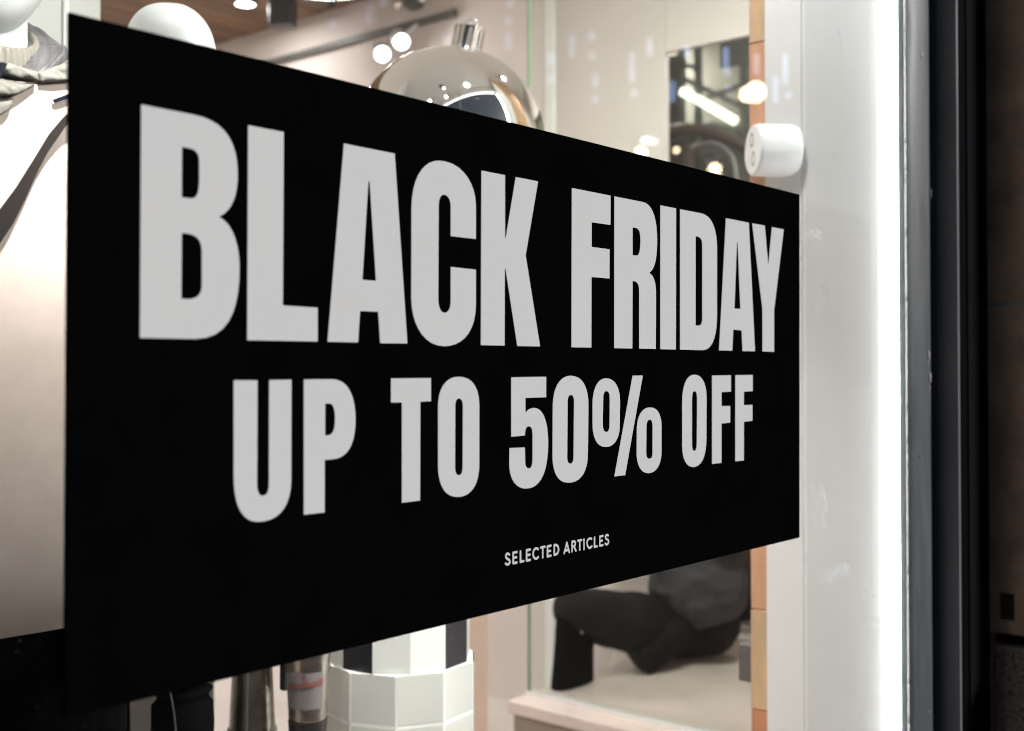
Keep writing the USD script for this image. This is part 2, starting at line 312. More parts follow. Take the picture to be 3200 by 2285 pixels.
# lettering outlines, tenths of a millimetre: x along the front, z from eye height
BIG = [
    ('B', ['M6232 2535L6842 2535C7174 2530 7361 2371 7363 2002C7364 1756 7276 1604 7128 1538C7289 1499 7389 1287 7390 1041C7392 631 7282 292 6854 284L6232 283', 'M6690 2192L6752 2191C6855 2190 6893 2157 6893 2062L6894 1903C6895 1763 6870 1697 6800 1689L6690 1689', 'M6692 1334L6733 1334C6860 1337 6926 1289 6928 1170L6930 832C6931 732 6875 684 6760 679L6691 682']),
    ('L', ['M7493 2536L7963 2537L7957 665L8443 660L8444 285L7491 283']),
    ('A', ['M8821 2540L9621 2538L9836 285L9390 282L9358 648L9073 647L9044 284L8587 285', 'M9198 2153L9219 2156L9322 1008L9109 1007']),
    ('C', ['M11064 1643L10592 1640L10592 2017C10585 2115 10531 2151 10467 2144C10406 2137 10375 2080 10375 1982L10370 848C10370 738 10419 674 10483 677C10551 679 10594 735 10593 833L10593 1255L11065 1251L11065 804C11065 450 10805 265 10480 261C10115 256 9902 518 9901 839L9902 1920C9908 2302 10111 2520 10371 2556C10784 2607 11064 2372 11064 2068']),
    ('K', ['M11170 2537L11640 2538L11640 1655L11859 2540L12336 2540L12069 1509L12378 284L11891 283L11636 1360L11632 284L11160 285']),
    ('F', ['M13097 2540L14047 2539L14041 2103L13573 2097L13572 1742L14020 1741L14015 1309L13567 1304L13561 283L13083 283']),
    ('R', ['M14139 2539L14884 2538C15156 2542 15299 2341 15297 1983C15296 1703 15235 1520 15066 1459C15207 1427 15258 1318 15262 1166L15254 284L14788 283L14791 1168C14791 1267 14747 1310 14619 1307L14607 284L14129 283', 'M14622 2120L14705 2120C14803 2117 14829 2057 14829 1944C14828 1794 14801 1705 14726 1702L14621 1701']),
    ('I', ['M15388 2539L15850 2539L15835 281L15379 283']),
    ('D', ['M15967 2538L16617 2538C16984 2540 17133 2302 17131 2000L17125 901C17123 517 16972 286 16657 282L15957 282', 'M16446 2144L16497 2143C16615 2137 16651 2097 16650 2002L16644 804C16644 723 16607 687 16515 684L16438 685']),
    ('A', ['M17428 2537L18229 2536L18438 282L17988 280L17956 639L17672 646L17636 282L17186 283', 'M17806 2151L17829 2153L17918 1011L17714 1009']),
    ('Y', ['M18347 2538L18816 2539L18940 1830L19082 2540L19545 2538L19157 1032L19151 278L18708 282L18713 1039']),
    ('U', ['M7323 -134L7626 -137L7624 -1222C7625 -1315 7658 -1353 7694 -1356C7747 -1360 7780 -1328 7780 -1234L7779 -135L8078 -135L8079 -1230C8073 -1502 7916 -1653 7633 -1624C7422 -1603 7329 -1408 7328 -1121']),
    ('P', ['M8250 -134L8657 -134C8921 -136 9007 -374 9007 -591C9008 -837 8924 -1034 8660 -1030L8549 -1029L8551 -1613L8256 -1610', 'M8554 -404L8621 -406C8684 -413 8699 -496 8699 -581C8700 -709 8666 -761 8585 -760L8555 -759']),
    ('T', ['M9566 -132L10242 -131L10243 -416L10058 -418L10056 -1613L9748 -1613L9746 -420L9566 -416']),
    ('O', ['M10744 -119C11030 -121 11132 -290 11132 -501L11132 -1231C11133 -1523 10959 -1647 10723 -1627C10469 -1606 10370 -1432 10369 -1214L10368 -466C10377 -248 10513 -117 10744 -119', 'M10745 -393C10801 -394 10820 -436 10820 -509L10816 -1243C10816 -1323 10793 -1359 10746 -1356C10699 -1353 10676 -1313 10676 -1250L10679 -506C10679 -433 10698 -392 10745 -393']),
    ('5', ['M11766 -132L12511 -130L12511 -412L12062 -413L12062 -620C12099 -570 12180 -549 12251 -551C12455 -556 12555 -764 12555 -1043C12554 -1460 12371 -1654 12072 -1630C11834 -1611 11725 -1452 11725 -1269L11730 -1068L12051 -1075L12056 -1256C12056 -1323 12083 -1359 12137 -1363C12191 -1366 12212 -1316 12213 -1231L12213 -923C12213 -837 12191 -799 12137 -797C12083 -795 12056 -821 12051 -916L11766 -920']),
    ('0', ['M13068 -119C13385 -121 13488 -325 13488 -544L13474 -1234C13474 -1506 13292 -1645 13007 -1623C12735 -1602 12650 -1414 12650 -1222L12657 -523C12668 -243 12852 -118 13068 -119', 'M13073 -391C13126 -392 13144 -435 13144 -499L13131 -1250C13131 -1322 13113 -1360 13060 -1356C13001 -1353 12984 -1313 12984 -1242L12997 -496C12997 -425 13020 -390 13073 -391']),
    ('%', ['M13926 -161C14184 -163 14282 -337 14281 -507L14274 -865C14273 -1053 14136 -1181 13911 -1169C13659 -1156 13585 -984 13586 -802L13586 -510C13599 -290 13724 -160 13926 -161', 'M13932 -350C13990 -351 14015 -389 14015 -482L14008 -854C14001 -921 13975 -950 13931 -948C13867 -945 13842 -904 13842 -830L13849 -479C13849 -386 13881 -350 13932 -350', 'M14610 -128L14891 -125L14411 -1616L14128 -1615', 'M15085 -619C15335 -625 15413 -770 15413 -948L15411 -1304C15411 -1521 15259 -1645 15032 -1629C14803 -1613 14714 -1457 14715 -1285L14723 -920C14737 -729 14875 -613 15085 -619', 'M15077 -810C15134 -811 15155 -851 15155 -937L15153 -1309C15153 -1375 15132 -1413 15068 -1409C15005 -1406 14977 -1365 14977 -1299L14986 -931C14986 -853 15014 -807 15077 -810']),
    ('O', ['M16391 -121C16669 -122 16781 -291 16780 -542L16768 -1169C16767 -1461 16621 -1640 16344 -1622C16111 -1606 16013 -1438 16014 -1256L16017 -525C16033 -262 16172 -120 16391 -121', 'M16397 -389C16452 -390 16476 -432 16475 -535L16464 -1196C16464 -1312 16440 -1364 16384 -1361C16330 -1358 16314 -1304 16315 -1209L16318 -532C16326 -429 16342 -388 16397 -389']),
    ('F', ['M16954 -136L17586 -136L17584 -416L17268 -420L17267 -655L17557 -658L17555 -942L17265 -949L17261 -1609L16945 -1611']),
    ('F', ['M17734 -136L18351 -135L18349 -420L18032 -424L18031 -657L18338 -660L18336 -940L18029 -947L18024 -1618L17724 -1613']),
]
SMALL = [
    ('S', 1, [[(11728, -2470), (11701, -2455), (11672, -2458), (11658, -2477), (11661, -2499), (11694, -2525), (11726, -2542), (11739, -2565), (11726, -2588), (11694, -2596), (11672, -2593), (11653, -2578)]]),
    ('E', 0, [[(11882, -2457), (11806, -2458), (11806, -2595), (11882, -2595)], [(11806, -2524), (11872, -2524)]]),
    ('L', 0, [[(11958, -2456), (11958, -2596), (12023, -2594)]]),
    ('E', 0, [[(12163, -2457), (12087, -2457), (12087, -2596), (12163, -2595)], [(12087, -2525), (12153, -2524)]]),
    ('C', 1, [[(12333, -2474), (12310, -2460), (12275, -2458), (12241, -2477), (12224, -2515), (12235, -2560), (12270, -2591), (12306, -2594), (12337, -2579)]]),
    ('T', 0, [[(12391, -2458), (12479, -2456)], [(12434, -2458), (12434, -2597)]]),
    ('E', 0, [[(12614, -2458), (12538, -2460), (12538, -2596), (12614, -2594)], [(12538, -2526), (12602, -2527)]]),
    ('D', 0, [[(12689, -2459), (12689, -2594), (12734, -2592), (12767, -2574), (12783, -2546), (12785, -2521), (12771, -2485), (12734, -2461), (12689, -2459)]]),
    ('A', 0, [[(12914, -2597), (12974, -2457), (13031, -2598)], [(12937, -2565), (13006, -2563)]]),
    ('R', 0, [[(13095, -2595), (13096, -2458), (13148, -2458), (13174, -2480), (13170, -2510), (13139, -2527), (13096, -2529)], [(13139, -2527), (13185, -2597)]]),
    ('T', 0, [[(13233, -2460), (13320, -2460)], [(13275, -2460), (13275, -2596)]]),
    ('I', 0, [[(13377, -2458), (13377, -2597)]]),
    ('C', 1, [[(13560, -2471), (13534, -2460), (13495, -2463), (13460, -2486), (13450, -2523), (13469, -2568), (13508, -2595), (13540, -2591), (13564, -2577)]]),
    ('L', 0, [[(13632, -2458), (13631, -2596), (13697, -2591)]]),
    ('E', 0, [[(13839, -2459), (13763, -2460), (13763, -2594), (13839, -2592)], [(13763, -2527), (13827, -2525)]]),
    ('S', 1, [[(13974, -2468), (13947, -2457), (13913, -2464), (13903, -2486), (13923, -2512), (13963, -2530), (13980, -2553), (13974, -2580), (13943, -2594), (13916, -2589), (13899, -2575)]]),
]
DASH = [(11.88, 5.77, 5.49), (12.31, 5.91, 5.81), (12.32, 5.64, 5.56), (12.39, 5.36, 5.21), (12.39, 5.08, 5.0), (13.25, 5.83, 5.43), (13.3, 5.33, 5.24), (13.69, 6.13, 5.89), (14.68, 6.22, 6.07), (15.82, 6.44, 6.08), (15.88, 6.07, 6.02), (15.89, 5.87, 5.8), (14.28, 5.63, 5.34), (8.35, 5.31, 5.26), (8.34, 5.21, 5.13), (7.84, 5.04, 4.97), (8.56, 5.42, 5.36), (9.5, 5.26, 5.19), (10.62, 5.71, 5.63), (10.65, 5.92, 5.85), (10.62, 5.52, 5.34), (16.8, 6.54, 6.23), (16.81, 6.11, 6.0), (17.8, 6.75, 6.25), (17.45, 6.31, 5.88), (17.91, 6.14, 6.03), (11.44, 5.44, 5.33), (11.44, 5.17, 5.07)]

# ================================================================ SETTING
CEIL = 3.354
solo('street', box(-150, 150, -150, -1.8, -0.3, -0.12), 'asphalt', kind='structure')
pav = thing('pavement', kind='structure')
part(pav, 'kerb', box(-60, 60, -1.8, -1.66, -0.3, 0.0, 0.01), 'paving')
for k in range(-5, 12):
    for r in range(3):
        part(pav, 'slab', box(k * .6 + .003, k * .6 + .597, -1.655 + r * .54, -1.655 + r * .54 + .534, -0.1, 0.0), 'paving')
part(pav, 'bed', box(-60, 60, -1.66, -0.02, -0.3, -0.02), 'asphalt')

ft = thing('terrace', 'long dark building added far across the street to hide sky from the glass', 'building', (10, -42, -.12))
part(ft, 'wall', box(-150, 420, -46, -42, -.12, 14.4), 'paving')  # unseen building added to keep the sky's reflection off the window
part(ft, 'cornice', box(-150.3, 420.3, -46, -41.6, 14.402, 14.9), 'paving')
for k in range(30):
    for j in range(4):
        part(ft, 'window', box(-58 + k * 5, -55.6 + k * 5, -41.98, -41.9, 1.2 + j * 3.4, 3.3 + j * 3.4), 'zip_dark')

shop_floor = solo('shop_floor', box(-3.0, 6.0, 0.0, 8.0, -0.2, 0.0), 'floor_pale', kind='structure')
ceiling = thing('ceiling', kind='structure')
part(ceiling, 'slab', box(-3.0, 6.0, 0.0, 8.0, CEIL + 0.06, CEIL + 0.2), 'lamp_black')
y, k = 2.652, 0
while y < 7.9:
    x = -3.0; first = rng.uniform(0.6, 2.2)
    while x < 3.99:
        ln = first if x == -3.0 else rng.uniform(1.6, 2.6)
        x1 = min(x + ln, 3.99)
        part(ceiling, 'plank', box(x + .001, x1 - .001, y, y + .095, CEIL + rng.uniform(0, .004), CEIL + .05), f'ceiling_wood_{int(rng.integers(3))}')
        x = x1
    y += .100
part(ceiling, 'plaster_panel', box(-3.0, 3.99, 0.0, 2.648, CEIL - .004, CEIL + .05), 'trim_white')
part(ceiling, 'plaster_panel', box(4.16, 6.0, 0.0, 8.0, CEIL, CEIL + .05), 'wall_cream')

wall = thing('shop_side_wall', 'long cream plaster side wall behind the silver ornament, grey track along it', 'wall', (4, 1.558, 0))
part(wall, 'wall_panel', box(4.0, 4.05, 2.176, 7.99, 0.0, CEIL + .06), 'wall_cream')
part(wall, 'wall_panel', box(4.004, 4.03, 1.558, 2.118, 0.0, CEIL + .06), 'wall_cream')
part(wall, 'corner_trim', box(3.985, 4.05, 2.12, 2.174, 0.0, CEIL - .002, .004), 'trim_white')
part(wall, 'lintel', box(4.004, 4.03, 0.01, 1.556, 2.783, CEIL + .06), 'wall_cream')
track = thing('wall_track', 'thin grey lighting track along the top of the cream wall', 'lighting track', (3.98, 2.72, 3.155))
part(track, 'rail', box(3.972, 3.998, 2.72, 7.9, 3.15, 3.182, .003), 'rail_grey')
part(track, 'end_cap', box(3.968, 3.999, 2.705, 2.72, 3.146, 3.186, .003), 'rail_grey')
solo('back_wall', box(-3.0, 3.99, 7.95, 8.1, 0, CEIL + .06), 'wall_cream', 'cream rear wall of the shop, far behind the window display', 'wall')
solo('left_wall', box(-3.15, -3.0, 0.0, 8.1, 0, CEIL + .2), 'wall_cream', 'cream wall at the far left end of the shop', 'wall')
solo('side_room_wall', box(5.62, 5.78, 0.0, 8.0, 0, CEIL + .2), 'wall_beige', 'beige wall seen through the opening, behind the crossed steel bars', 'wall')

# ---------------------------------------------------------------- platforms
display = thing('display_platform', 'pale low display platform under the mannequins and the tiled plinth', 'platform', (-1.5, 0.02, 0))
part(display, 'top', box(-2.4, 2.85, 0.02, 1.36, 0.09, 0.12, .003), 'platform_stone')
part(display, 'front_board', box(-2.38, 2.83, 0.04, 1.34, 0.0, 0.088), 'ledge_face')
ledge = thing('stone_ledge', 'low tan stone ledge that the glass partition and the seated figure stand on', 'ledge', (3.12, .05, 0))
part(ledge, 'top', box(3.126, 5.6, 0.03, 1.656, 0.285, 0.33, .004), 'platform_stone')
part(ledge, 'front_panel', box(3.145, 3.165, 0.05, 1.20, 0.0, 0.283), 'wall_beige')
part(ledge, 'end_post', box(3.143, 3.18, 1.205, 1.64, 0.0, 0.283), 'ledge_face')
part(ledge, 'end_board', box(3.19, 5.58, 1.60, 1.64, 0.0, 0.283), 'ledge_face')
part(ledge, 'glass_channel', cat(box(3.222, 3.232, 0.05, 1.652, .3302, .342), box(3.252, 3.262, 0.05, 1.652, .3302, .342)), 'trim_white')
gp = thing('glass_partition', 'tall clear glass partition with a green edge standing on the tan ledge', 'glass partition', (3.242, 0.1, .34))
part(gp, 'pane', box(3.237, 3.247, 0.06, 1.648, .336, 3.2), 'clear_glass')
part(gp, 'edge', box(3.2365, 3.2475, 1.649, 1.656, .334, 3.2), 'glass_edge')
# clamp at the top of the partition
clamp = thing('glass_clamp', 'small steel clamp with two round knobs high on the cream wall', 'clamp', (3.9, 3.1, 3.2))
part(clamp, 'plate', box(3.94, 3.999, 2.925, 3.005, 3.235, 3.295, .008), 'rail_grey')
for yy in (2.885, 3.045):
    part(clamp, 'knob', ellipsoid((3.95, yy, 3.275), (.03, .03, .034), 3), 'chrome', smooth=True)
part(clamp, 'bar', box(3.945, 3.965, 2.89, 3.04, 3.267, 3.283), 'rail_grey')

# ================================================================ SHOPFRONT
XR = 2.544
pane = thing('window_pane', 'large clear shop window pane carrying the black sale sign', 'window', (0, 0, .27))
part(pane, 'glass', box(-2.5, 2.7, 0.0, 0.008, 0.27, 3.12), 'window_glass')
for pts in ([(2.1111, 1.266), (2.1253, 1.273), (2.1364, 1.2515), (2.1476, 1.2223), (2.1332, 1.2174), (2.1165, 1.2438)], [(2.1106, 1.2165), (2.1247, 1.2195), (2.143, 1.1915), (2.1329, 1.185), (2.116, 1.1943)],
            [(2.1419, 1.0853), (2.1636, 1.0949), (2.208, 1.1017), (2.2307, 1.1052), (2.2535, 1.0925), (2.2657, 1.0746), (2.2456, 1.0774), (2.2229, 1.0869), (2.1855, 1.0825), (2.1605, 1.0733)],
            [(2.0811, 1.7627), (2.1062, 1.7693), (2.1302, 1.7621), (2.1244, 1.7522), (2.0963, 1.7541)], [(2.3743, 1.3971), (2.3826, 1.3982), (2.3841, 1.3833), (2.3774, 1.3821)], [(2.36, 1.02), (2.367, 1.022), (2.366, 1.013), (2.359, 1.012)]):
    part(pane, 'smudge', facing(Polygon(pts).buffer(.002), -.0012, .0008), 'smudge')
rev = thing('window_jamb', 'white panelled window jamb with a timber end, right of the sale sign', 'window jamb', (2.6, .1, 0))
part(rev, 'outer_panel', box(XR, 2.60, 0.012, 0.2365, 0.0, 3.2), 'reveal_white')
part(rev, 'joint_strip', box(XR + .002, 2.60, 0.237, 0.2455, 0.0, 3.2), 'trim_white')
part(rev, 'inner_panel', box(XR, 2.60, 0.246, 0.3415, 0.0, 3.2), 'reveal_inner')
part(rev, 'core', box(2.605, 2.92, 0.012, 0.38, 0.0, 3.35), 'reveal_inner')
zs = [0.0, 0.672, 0.912, 2.292, 3.25]
for k in range(4):
    part(rev, 'timber_block', box(XR - rng.uniform(.001, .003), 2.93, 0.342, 0.384 + rng.uniform(-.001, .001), zs[k] + .0015, zs[k + 1] - .0015, .0015), f'post_wood_{[2, 1, 0, 1][k]}')
led = thing('light_strip', 'glowing white light strip running round the inside edge of the window', 'light strip', (2.48, .02, .05))
part(led, 'strip', box(2.5305, 2.5425, 0.012, 0.027, 0.30, 3.08, .003), 'led_white', label='upright strip by the steel frame')
part(led, 'strip', box(-2.44, 2.472, 0.012, 0.028, 3.09, 3.106, .003), 'led_top', label='level strip along the window head')
part(led, 'strip', box(-2.46, -2.444, 0.012, 0.028, 0.30, 3.08, .003), 'led_top', label='upright strip at the far left')
solo('window_bulkhead', box(-2.5, 2.54, .014, .05, 3.125, CEIL - .006), 'trim_white', 'white panel above the shop window, inside', 'panel')
fr = thing('window_frame', 'dark metal window frame with a scratched steel strip, left of the stone pier', 'window frame', (2.7, 0, 0))
# slightly rounded steel cover strip
pr = [(2.546 + (2.684 - 2.546) * t, -.006 - .012 * math.sin(math.pi * min(1, t * 1.0)) ** .6) for t in np.linspace(0, 1, 18)]
part(fr, 'steel_strip', prism(Polygon(pr + [(2.684, -.001), (2.546, -.001)]), 0.0, 3.2), 'steel_grey', smooth=40)
part(fr, 'steel_lip', box(2.687, 2.7045, -.014, -.001, 0.0, 3.2, .002), 'steel_lip')
for k, (x, z, a, b) in enumerate([(2.6075, 2.2098, .0025, .008), (2.6416, 1.5279, .003, .010), (2.6335, 1.5095, .002, .005), (2.6487, 1.4765, .003, .012), (2.6424, 1.4509, .002, .006), (2.5723, 1.0005, .001, .002), (2.6291, .7189, .0016, .003), (2.588, 1.30, .0012, .003), (2.60, 2.35, .001, .010), (2.66, 1.9, .001, .012), (2.62, 1.16, .0012, .002)]):
    part(fr, 'paint_fleck', ellipsoid((x, -.0185, z), (a, .0016, b), 2), 'paint_fleck')
zz = np.linspace(0.2, 3.1, 240); nz = meshkit.fbm(np.c_[zz * 5, zz * 0, zz * 0 + 3.0], 3, 5)
part(fr, 'sealant', tube(np.c_[2.5445 + .004 * (nz - .5), np.full(240, -.0065), zz], .0022 + .0016 * nz, 8), 'silicone', smooth=True)
part(fr, 'side_plate', box(2.706, 2.716, -.062, .01, 0.0, 3.2, .001), 'frame_lit_grey')  # lighter than the front: weak light on this side is put into its grey
part(fr, 'front_plate', box(2.717, 2.768, -.0605, .01, 0.0, 3.2, .001), 'frame_black')
part(fr, 'cover_plate', box(2.769, 2.892, -.064, .01, 0.0, 3.2, .0015), 'frame_dark')
part(fr, 'shadow_gap', box(2.893, 2.965, -.045, .01, 0.0, 3.2), 'frame_black')
part(fr, 'head', box(-2.6, 2.70, -.05, .012, 3.121, 3.30), 'frame_black')
part(fr, 'sill', box(-2.6, 2.70, -.05, .012, 0.0, 0.268), 'frame_black')
part(fr, 'left_post', box(-2.6, -2.501, -.05, .012, 0.27, 3.12), 'frame_black')
solo('shop_fascia', box(-3.15, 6.0, -.04, .0, 3.301, 4.6), 'frame_black', 'dark fascia board above the shop window', 'fascia')
solo('left_pier', box(-3.15, -2.602, -.10, .0, 0.0, 3.3), 'stone_brown', 'brown stone pier at the left end of the shop window', 'pier')
pier = thing('stone_pier', 'brown stone pier on a dark granite plinth at the right edge', 'pier', (3.2, -.1, 0))
zj = [0.845, 1.656, 2.468, 3.28]
for k in range(3):
    part(pier, 'stone_block', box(2.966, 3.55, -.24, .02, zj[k] + (.0035 if k else .0), zj[k + 1] - .0035, .004), 'stone_brown')
part(pier, 'joint', box(2.9685, 3.54, -.236, .018, .85, 3.28), 'mortar')
part(pier, 'granite_base', box(2.925, 3.56, -.27, -.066, 0.0, 0.825, .004), 'granite_dark')
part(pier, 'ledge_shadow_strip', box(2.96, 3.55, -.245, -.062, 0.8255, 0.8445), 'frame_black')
part(pier, 'filler_plate', box(2.9630, 2.9658, -.104, -.071, .882, .946, .001), 'bag_brown')
solo('shop_end_wall', box(2.965, 6.0, .022, .2, 0, 3.35), 'wall_cream', 'cream inner wall behind the stone pier at the right end', 'wall')

# ================================================================ SALE SIGN
ZS = 1.5
sign = thing('sale_sign', 'big black sale sign with pale grey capital lettering stuck on the window', 'sign', (1.284, 0, 1.5035))
part(sign, 'panel', facing(Polygon([(.5497, 1.8258), (2.0204, 1.8258), (2.0150, 1.1812), (.5496, 1.1811)]), -.006, .005), 'sign_black')
def path_points(d, n=9):
    out, cmd, i = [], None, 0
    toks = d.replace('M', ' M ').replace('L', ' L ').replace('C', ' C ').split(); k = 0; P = []
    while k < len(toks):
        if toks[k] in 'MLC': cmd = toks[k]; k += 1; continue
        a = np.array([float(toks[k]), float(toks[k + 1])]); k += 2
        if cmd in 'ML': out.append(a)
        else:
            b, c = np.array([float(toks[k]), float(toks[k + 1])]), np.array([float(toks[k + 2]), float(toks[k + 3])]); k += 4
            p0 = out[-1]
            for t in np.linspace(0, 1, n + 1)[1:]:
                out.append((1 - t) ** 3 * p0 + 3 * (1 - t) ** 2 * t * a + 3 * (1 - t) * t * t * b + t ** 3 * c)
    return np.array(out) / 1e4 + np.array([0, ZS])
for ch, paths in BIG:
    shape = None
    for d in paths:                         # even-odd: holes cut out
        g = Polygon(path_points(d)).buffer(0); shape = g if shape is None else shape.symmetric_difference(g)
    shape = shape.buffer(-.0008).buffer(.0016).buffer(-.0008)
    part(sign, 'letter', facing(shape, -.0068, .0006), 'letter_grey', label='large pale grey ' + {'5': 'figure 5', '0': 'figure 0', '%': 'percent sign'}.get(ch, 'capital ' + ch))
for ch, sm, strokes in SMALL:
    ls = []
    for s in strokes:
        q = np.array(s, float) / 1e4 + np.array([0, ZS]); ls.append(LineString(spline(q, 5) if sm else q).buffer(.00158, quad_segs=4))
    part(sign, 'small_letter', facing(unary_union(ls), -.0068, .0006), 'letter_grey', label='small pale grey capital ' + ch)

# ================================================================ BALL SENSOR ON THE JAMB
ax = np.array([-.737, .676, 0.0]); ax /= np.linalg.norm(ax)
c0 = np.array([2.535, .300, 2.019]); side = np.cross(ax, [0, 0, 1.0]); rad = .0625
an = np.linspace(0, 2 * np.pi, 56, endpoint=False)
def ring(t, r): return c0 + ax * t + r * (np.cos(an)[:, None] * side + np.sin(an)[:, None] * np.array([0, 0, 1.0]))
sensor = thing('wall_sensor', 'white round security camera housing with two dark ports on the white jamb', 'sensor', c0)
part(sensor, 'housing', loft([ring(-.042, rad * .80), ring(-.038, rad * .93), ring(-.030, rad), ring(.055, rad), ring(.061, rad - .0015)]), 'sensor_white', smooth=30)
part(sensor, 'face', loft([ring(.061, rad - .003), ring(.064, rad - .003), ring(.066, rad - .006)]), 'sensor_white', smooth=30)
for dz, ds in ((.025, .004), (-.022, -.006)):
    cc = c0 + ax * .0655 + side * ds + np.array([0, 0, dz])
    def rg(t, r): return cc + ax * t + r * (np.cos(an)[:, None] * side * .8 + np.sin(an)[:, None] * np.array([0, 0, 1.0]) * 1.25)
    part(sensor, 'port', loft([rg(-.004, .0145), rg(.0012, .0145), rg(.0012, .0105), rg(-.001, .0100)]), 'sensor_hole', smooth=30)
br = thing('jamb_bracket', 'small grey metal box fixed to the timber end of the jamb, low down', 'bracket', (2.5, .36, .8))
part(br, 'case', box(2.546, 2.60, .3855, .420, .732, .822, .002), 'bracket_grey')
part(br, 'screw', ellipsoid((2.5455, .402, .80), (.002, .004, .004), 2), 'steel_lip')

# ================================================================ MANNEQUIN IN THE COAT
def standing(J0, face=0.0):
    """Joints of a standing mannequin of 1.8 m at the origin facing -y."""
    J = {}
    for k, (p, r) in J0.items():
        q = np.array(p, float); c, s = math.cos(face), math.sin(face)
        J[k] = (np.array([q[0] * c - q[1] * s, q[0] * s + q[1] * c, q[2]]), r)
    return J
STAND = {'neck': ((0, .01, 1.56), .05), 'collar': ((0, .015, 1.45), .06), 'chest': ((0, .01, 1.28), .12), 'waist': ((0, .01, 1.08), .10), 'hip': ((0, .01, .95), .13)}
for s, n in ((-1, 'r'), (1, 'l')):
    STAND |= {n + 'sh': ((s * .165, .02, 1.41), .05), n + 'el': ((s * .235, .03, 1.12), .04), n + 'wr': ((s * .25, -.04, .88), .028), n + 'ha': ((s * .25, -.06, .80), .03),
              n + 'hip': ((s * .08, .01, .92), .088), n + 'kn': ((s * .083, 0, .50), .058), n + 'an': ((s * .083, .02, .10), .04), n + 'to': ((s * .09, -.13, .03), .03)}
SB = [('neck', 'collar'), ('collar', 'chest'), ('chest', 'waist'), ('waist', 'hip')] + [(n + a, n + b) for n in 'rl' for a, b in (('sh', 'el'), ('el', 'wr'), ('wr', 'ha'), ('hip', 'kn'), ('kn', 'an'), ('an', 'to'))] + [('collar', 'rsh'), ('collar', 'lsh'), ('chest', 'rsh'), ('chest', 'lsh'), ('hip', 'rhip'), ('hip', 'lhip')]
def moved(J, o): return {k: (p + np.array(o), r) for k, (p, r) in J.items()}
def egg(c, r, tilt=0.0, pw=2.2):
    q = ellipsoid((0, 0, 0), r, 5, pw); v = q.vertices
    t = np.clip(-v[:, 2] / r[2], 0, 1); v[:, :2] *= (1 - .24 * t ** 2)[:, None]; v[:, 1] -= .02 * t   # narrower towards the chin
    q.vertices = v
    q.apply_transform(trimesh.transformations.rotation_matrix(tilt, [0, 1, 0])); q.apply_translation(c); return q

MX, MY, MZ = .629, .345, .33          # drawn at this spot at 1.8 m, then set at full size on its place
MAN_SIZE, MAN_AT = 1.18, np.array([.742, .587, .12])
def mpart(parent, name, mesh, mat, **k):
    v, f, n = meshkit.arrays(mesh, False)
    return part(parent, name, trimesh.Trimesh((v - np.array([MX, MY, MZ])) * MAN_SIZE + MAN_AT, f, process=False), mat, **k)
man = thing('mannequin', 'white faceless mannequin in a pale wool coat with a puffer collar, left of the sign', 'mannequin', MAN_AT)
J = moved(standing(STAND), (MX, MY, MZ)); J['neck'] = (np.array([MX + .006, MY + .010, 1.925]), .053); J['collar'] = (np.array([MX + .006, MY + .012, 1.80]), .056)
mpart(man, 'body', bones(J, SB), 'mannequin_white', smooth=True)
mpart(man, 'head', egg((.620, .345, 2.012), (.088, .108, .137)), 'mannequin_white', smooth=True)
mpart(man, 'base_disc', lathe((MX, MY), [(.18, .3305), (.18, .338), (.176, .34)]), 'chrome', smooth=30)
for s in (-1, 1):
    leg = tube(np.array([(MX + s * .068, MY, 1.33), (MX + s * .074, MY - .005, 1.05), (MX + s * .082, MY - .005, .80), (MX + s * .085, MY + .01, .42)]), [.115, .105, .088, .09], 24)
    mpart(man, 'trouser_leg', wrinkle(trimesh.Trimesh(*trimesh.remesh.subdivide(leg.vertices, leg.faces), process=True), .008, 9, 3 + s, (1, 1, 2.5)), 'trouser_black', smooth=True)
mpart(man, 'trouser_waist', ellipsoid((MX, MY, 1.28), (.185, .115, .16), 4, 2.6), 'trouser_black', smooth=True)
# coat: a flared tube with soft vertical folds
na = 96; an2 = np.linspace(0, 2 * np.pi, na, endpoint=False); rr = []
from scipy.interpolate import PchipInterpolator
prof = np.array([(1.206, .262, .127), (1.26, .26, .138), (1.34, .25, .148), (1.42, .243, .1535), (1.55, .235, .1575), (1.66, .228, .158), (1.72, .218, .154), (1.765, .195, .140), (1.795, .15, .115), (1.815, .10, .092), (1.83, .078, .07)])
pa, pb = PchipInterpolator(prof[:, 0], prof[:, 1]), PchipInterpolator(prof[:, 0], prof[:, 2])
for z in np.r_[np.linspace(1.206, 1.72, 40), np.linspace(1.73, 1.83, 16)]:
    fold = .010 * np.sin(an2 * 7 + .8 + z * 3) * max(0, (1.75 - z) / .55) * (0.3 + .7 * np.abs(np.cos(an2)))
    rr.append(np.c_[MX + (pa(z) + fold) * np.cos(an2), MY + (pb(z) + fold) * np.sin(an2), np.full(na, z) + .004 * np.sin(an2 * 3) * max(0, 1 - (z - 1.206) / .06)])
coat = mpart(man, 'coat', wrinkle(loft(rr), .006, 7, 2, (1, 1, .5)), 'coat_wool', smooth=50)
for s in (-1, 1):
    arm = tube(spline([(MX + s * .175, MY + .015, 1.765), (MX + s * .235, MY + .02, 1.66), (MX + s * .285, MY + .02, 1.45), (MX + s * .29, MY - .02, 1.22)], 8), np.r_[np.linspace(.07, .072, 12), np.linspace(.07, .06, 13)], 20)
    mpart(man, 'sleeve', wrinkle(arm, .008, 14, 5 + s), 'coat_wool', smooth=50)
gap_strip = [(.6662, 1.7975), (.6644, 1.7813), (.6495, 1.7613), (.6296, 1.7306), (.619, 1.7103), (.6051, 1.6779), (.5914, 1.6496), (.5779, 1.6283), (.5548, 1.6002), (.5544, 1.6461), (.5979, 1.7041), (.64, 1.79)]
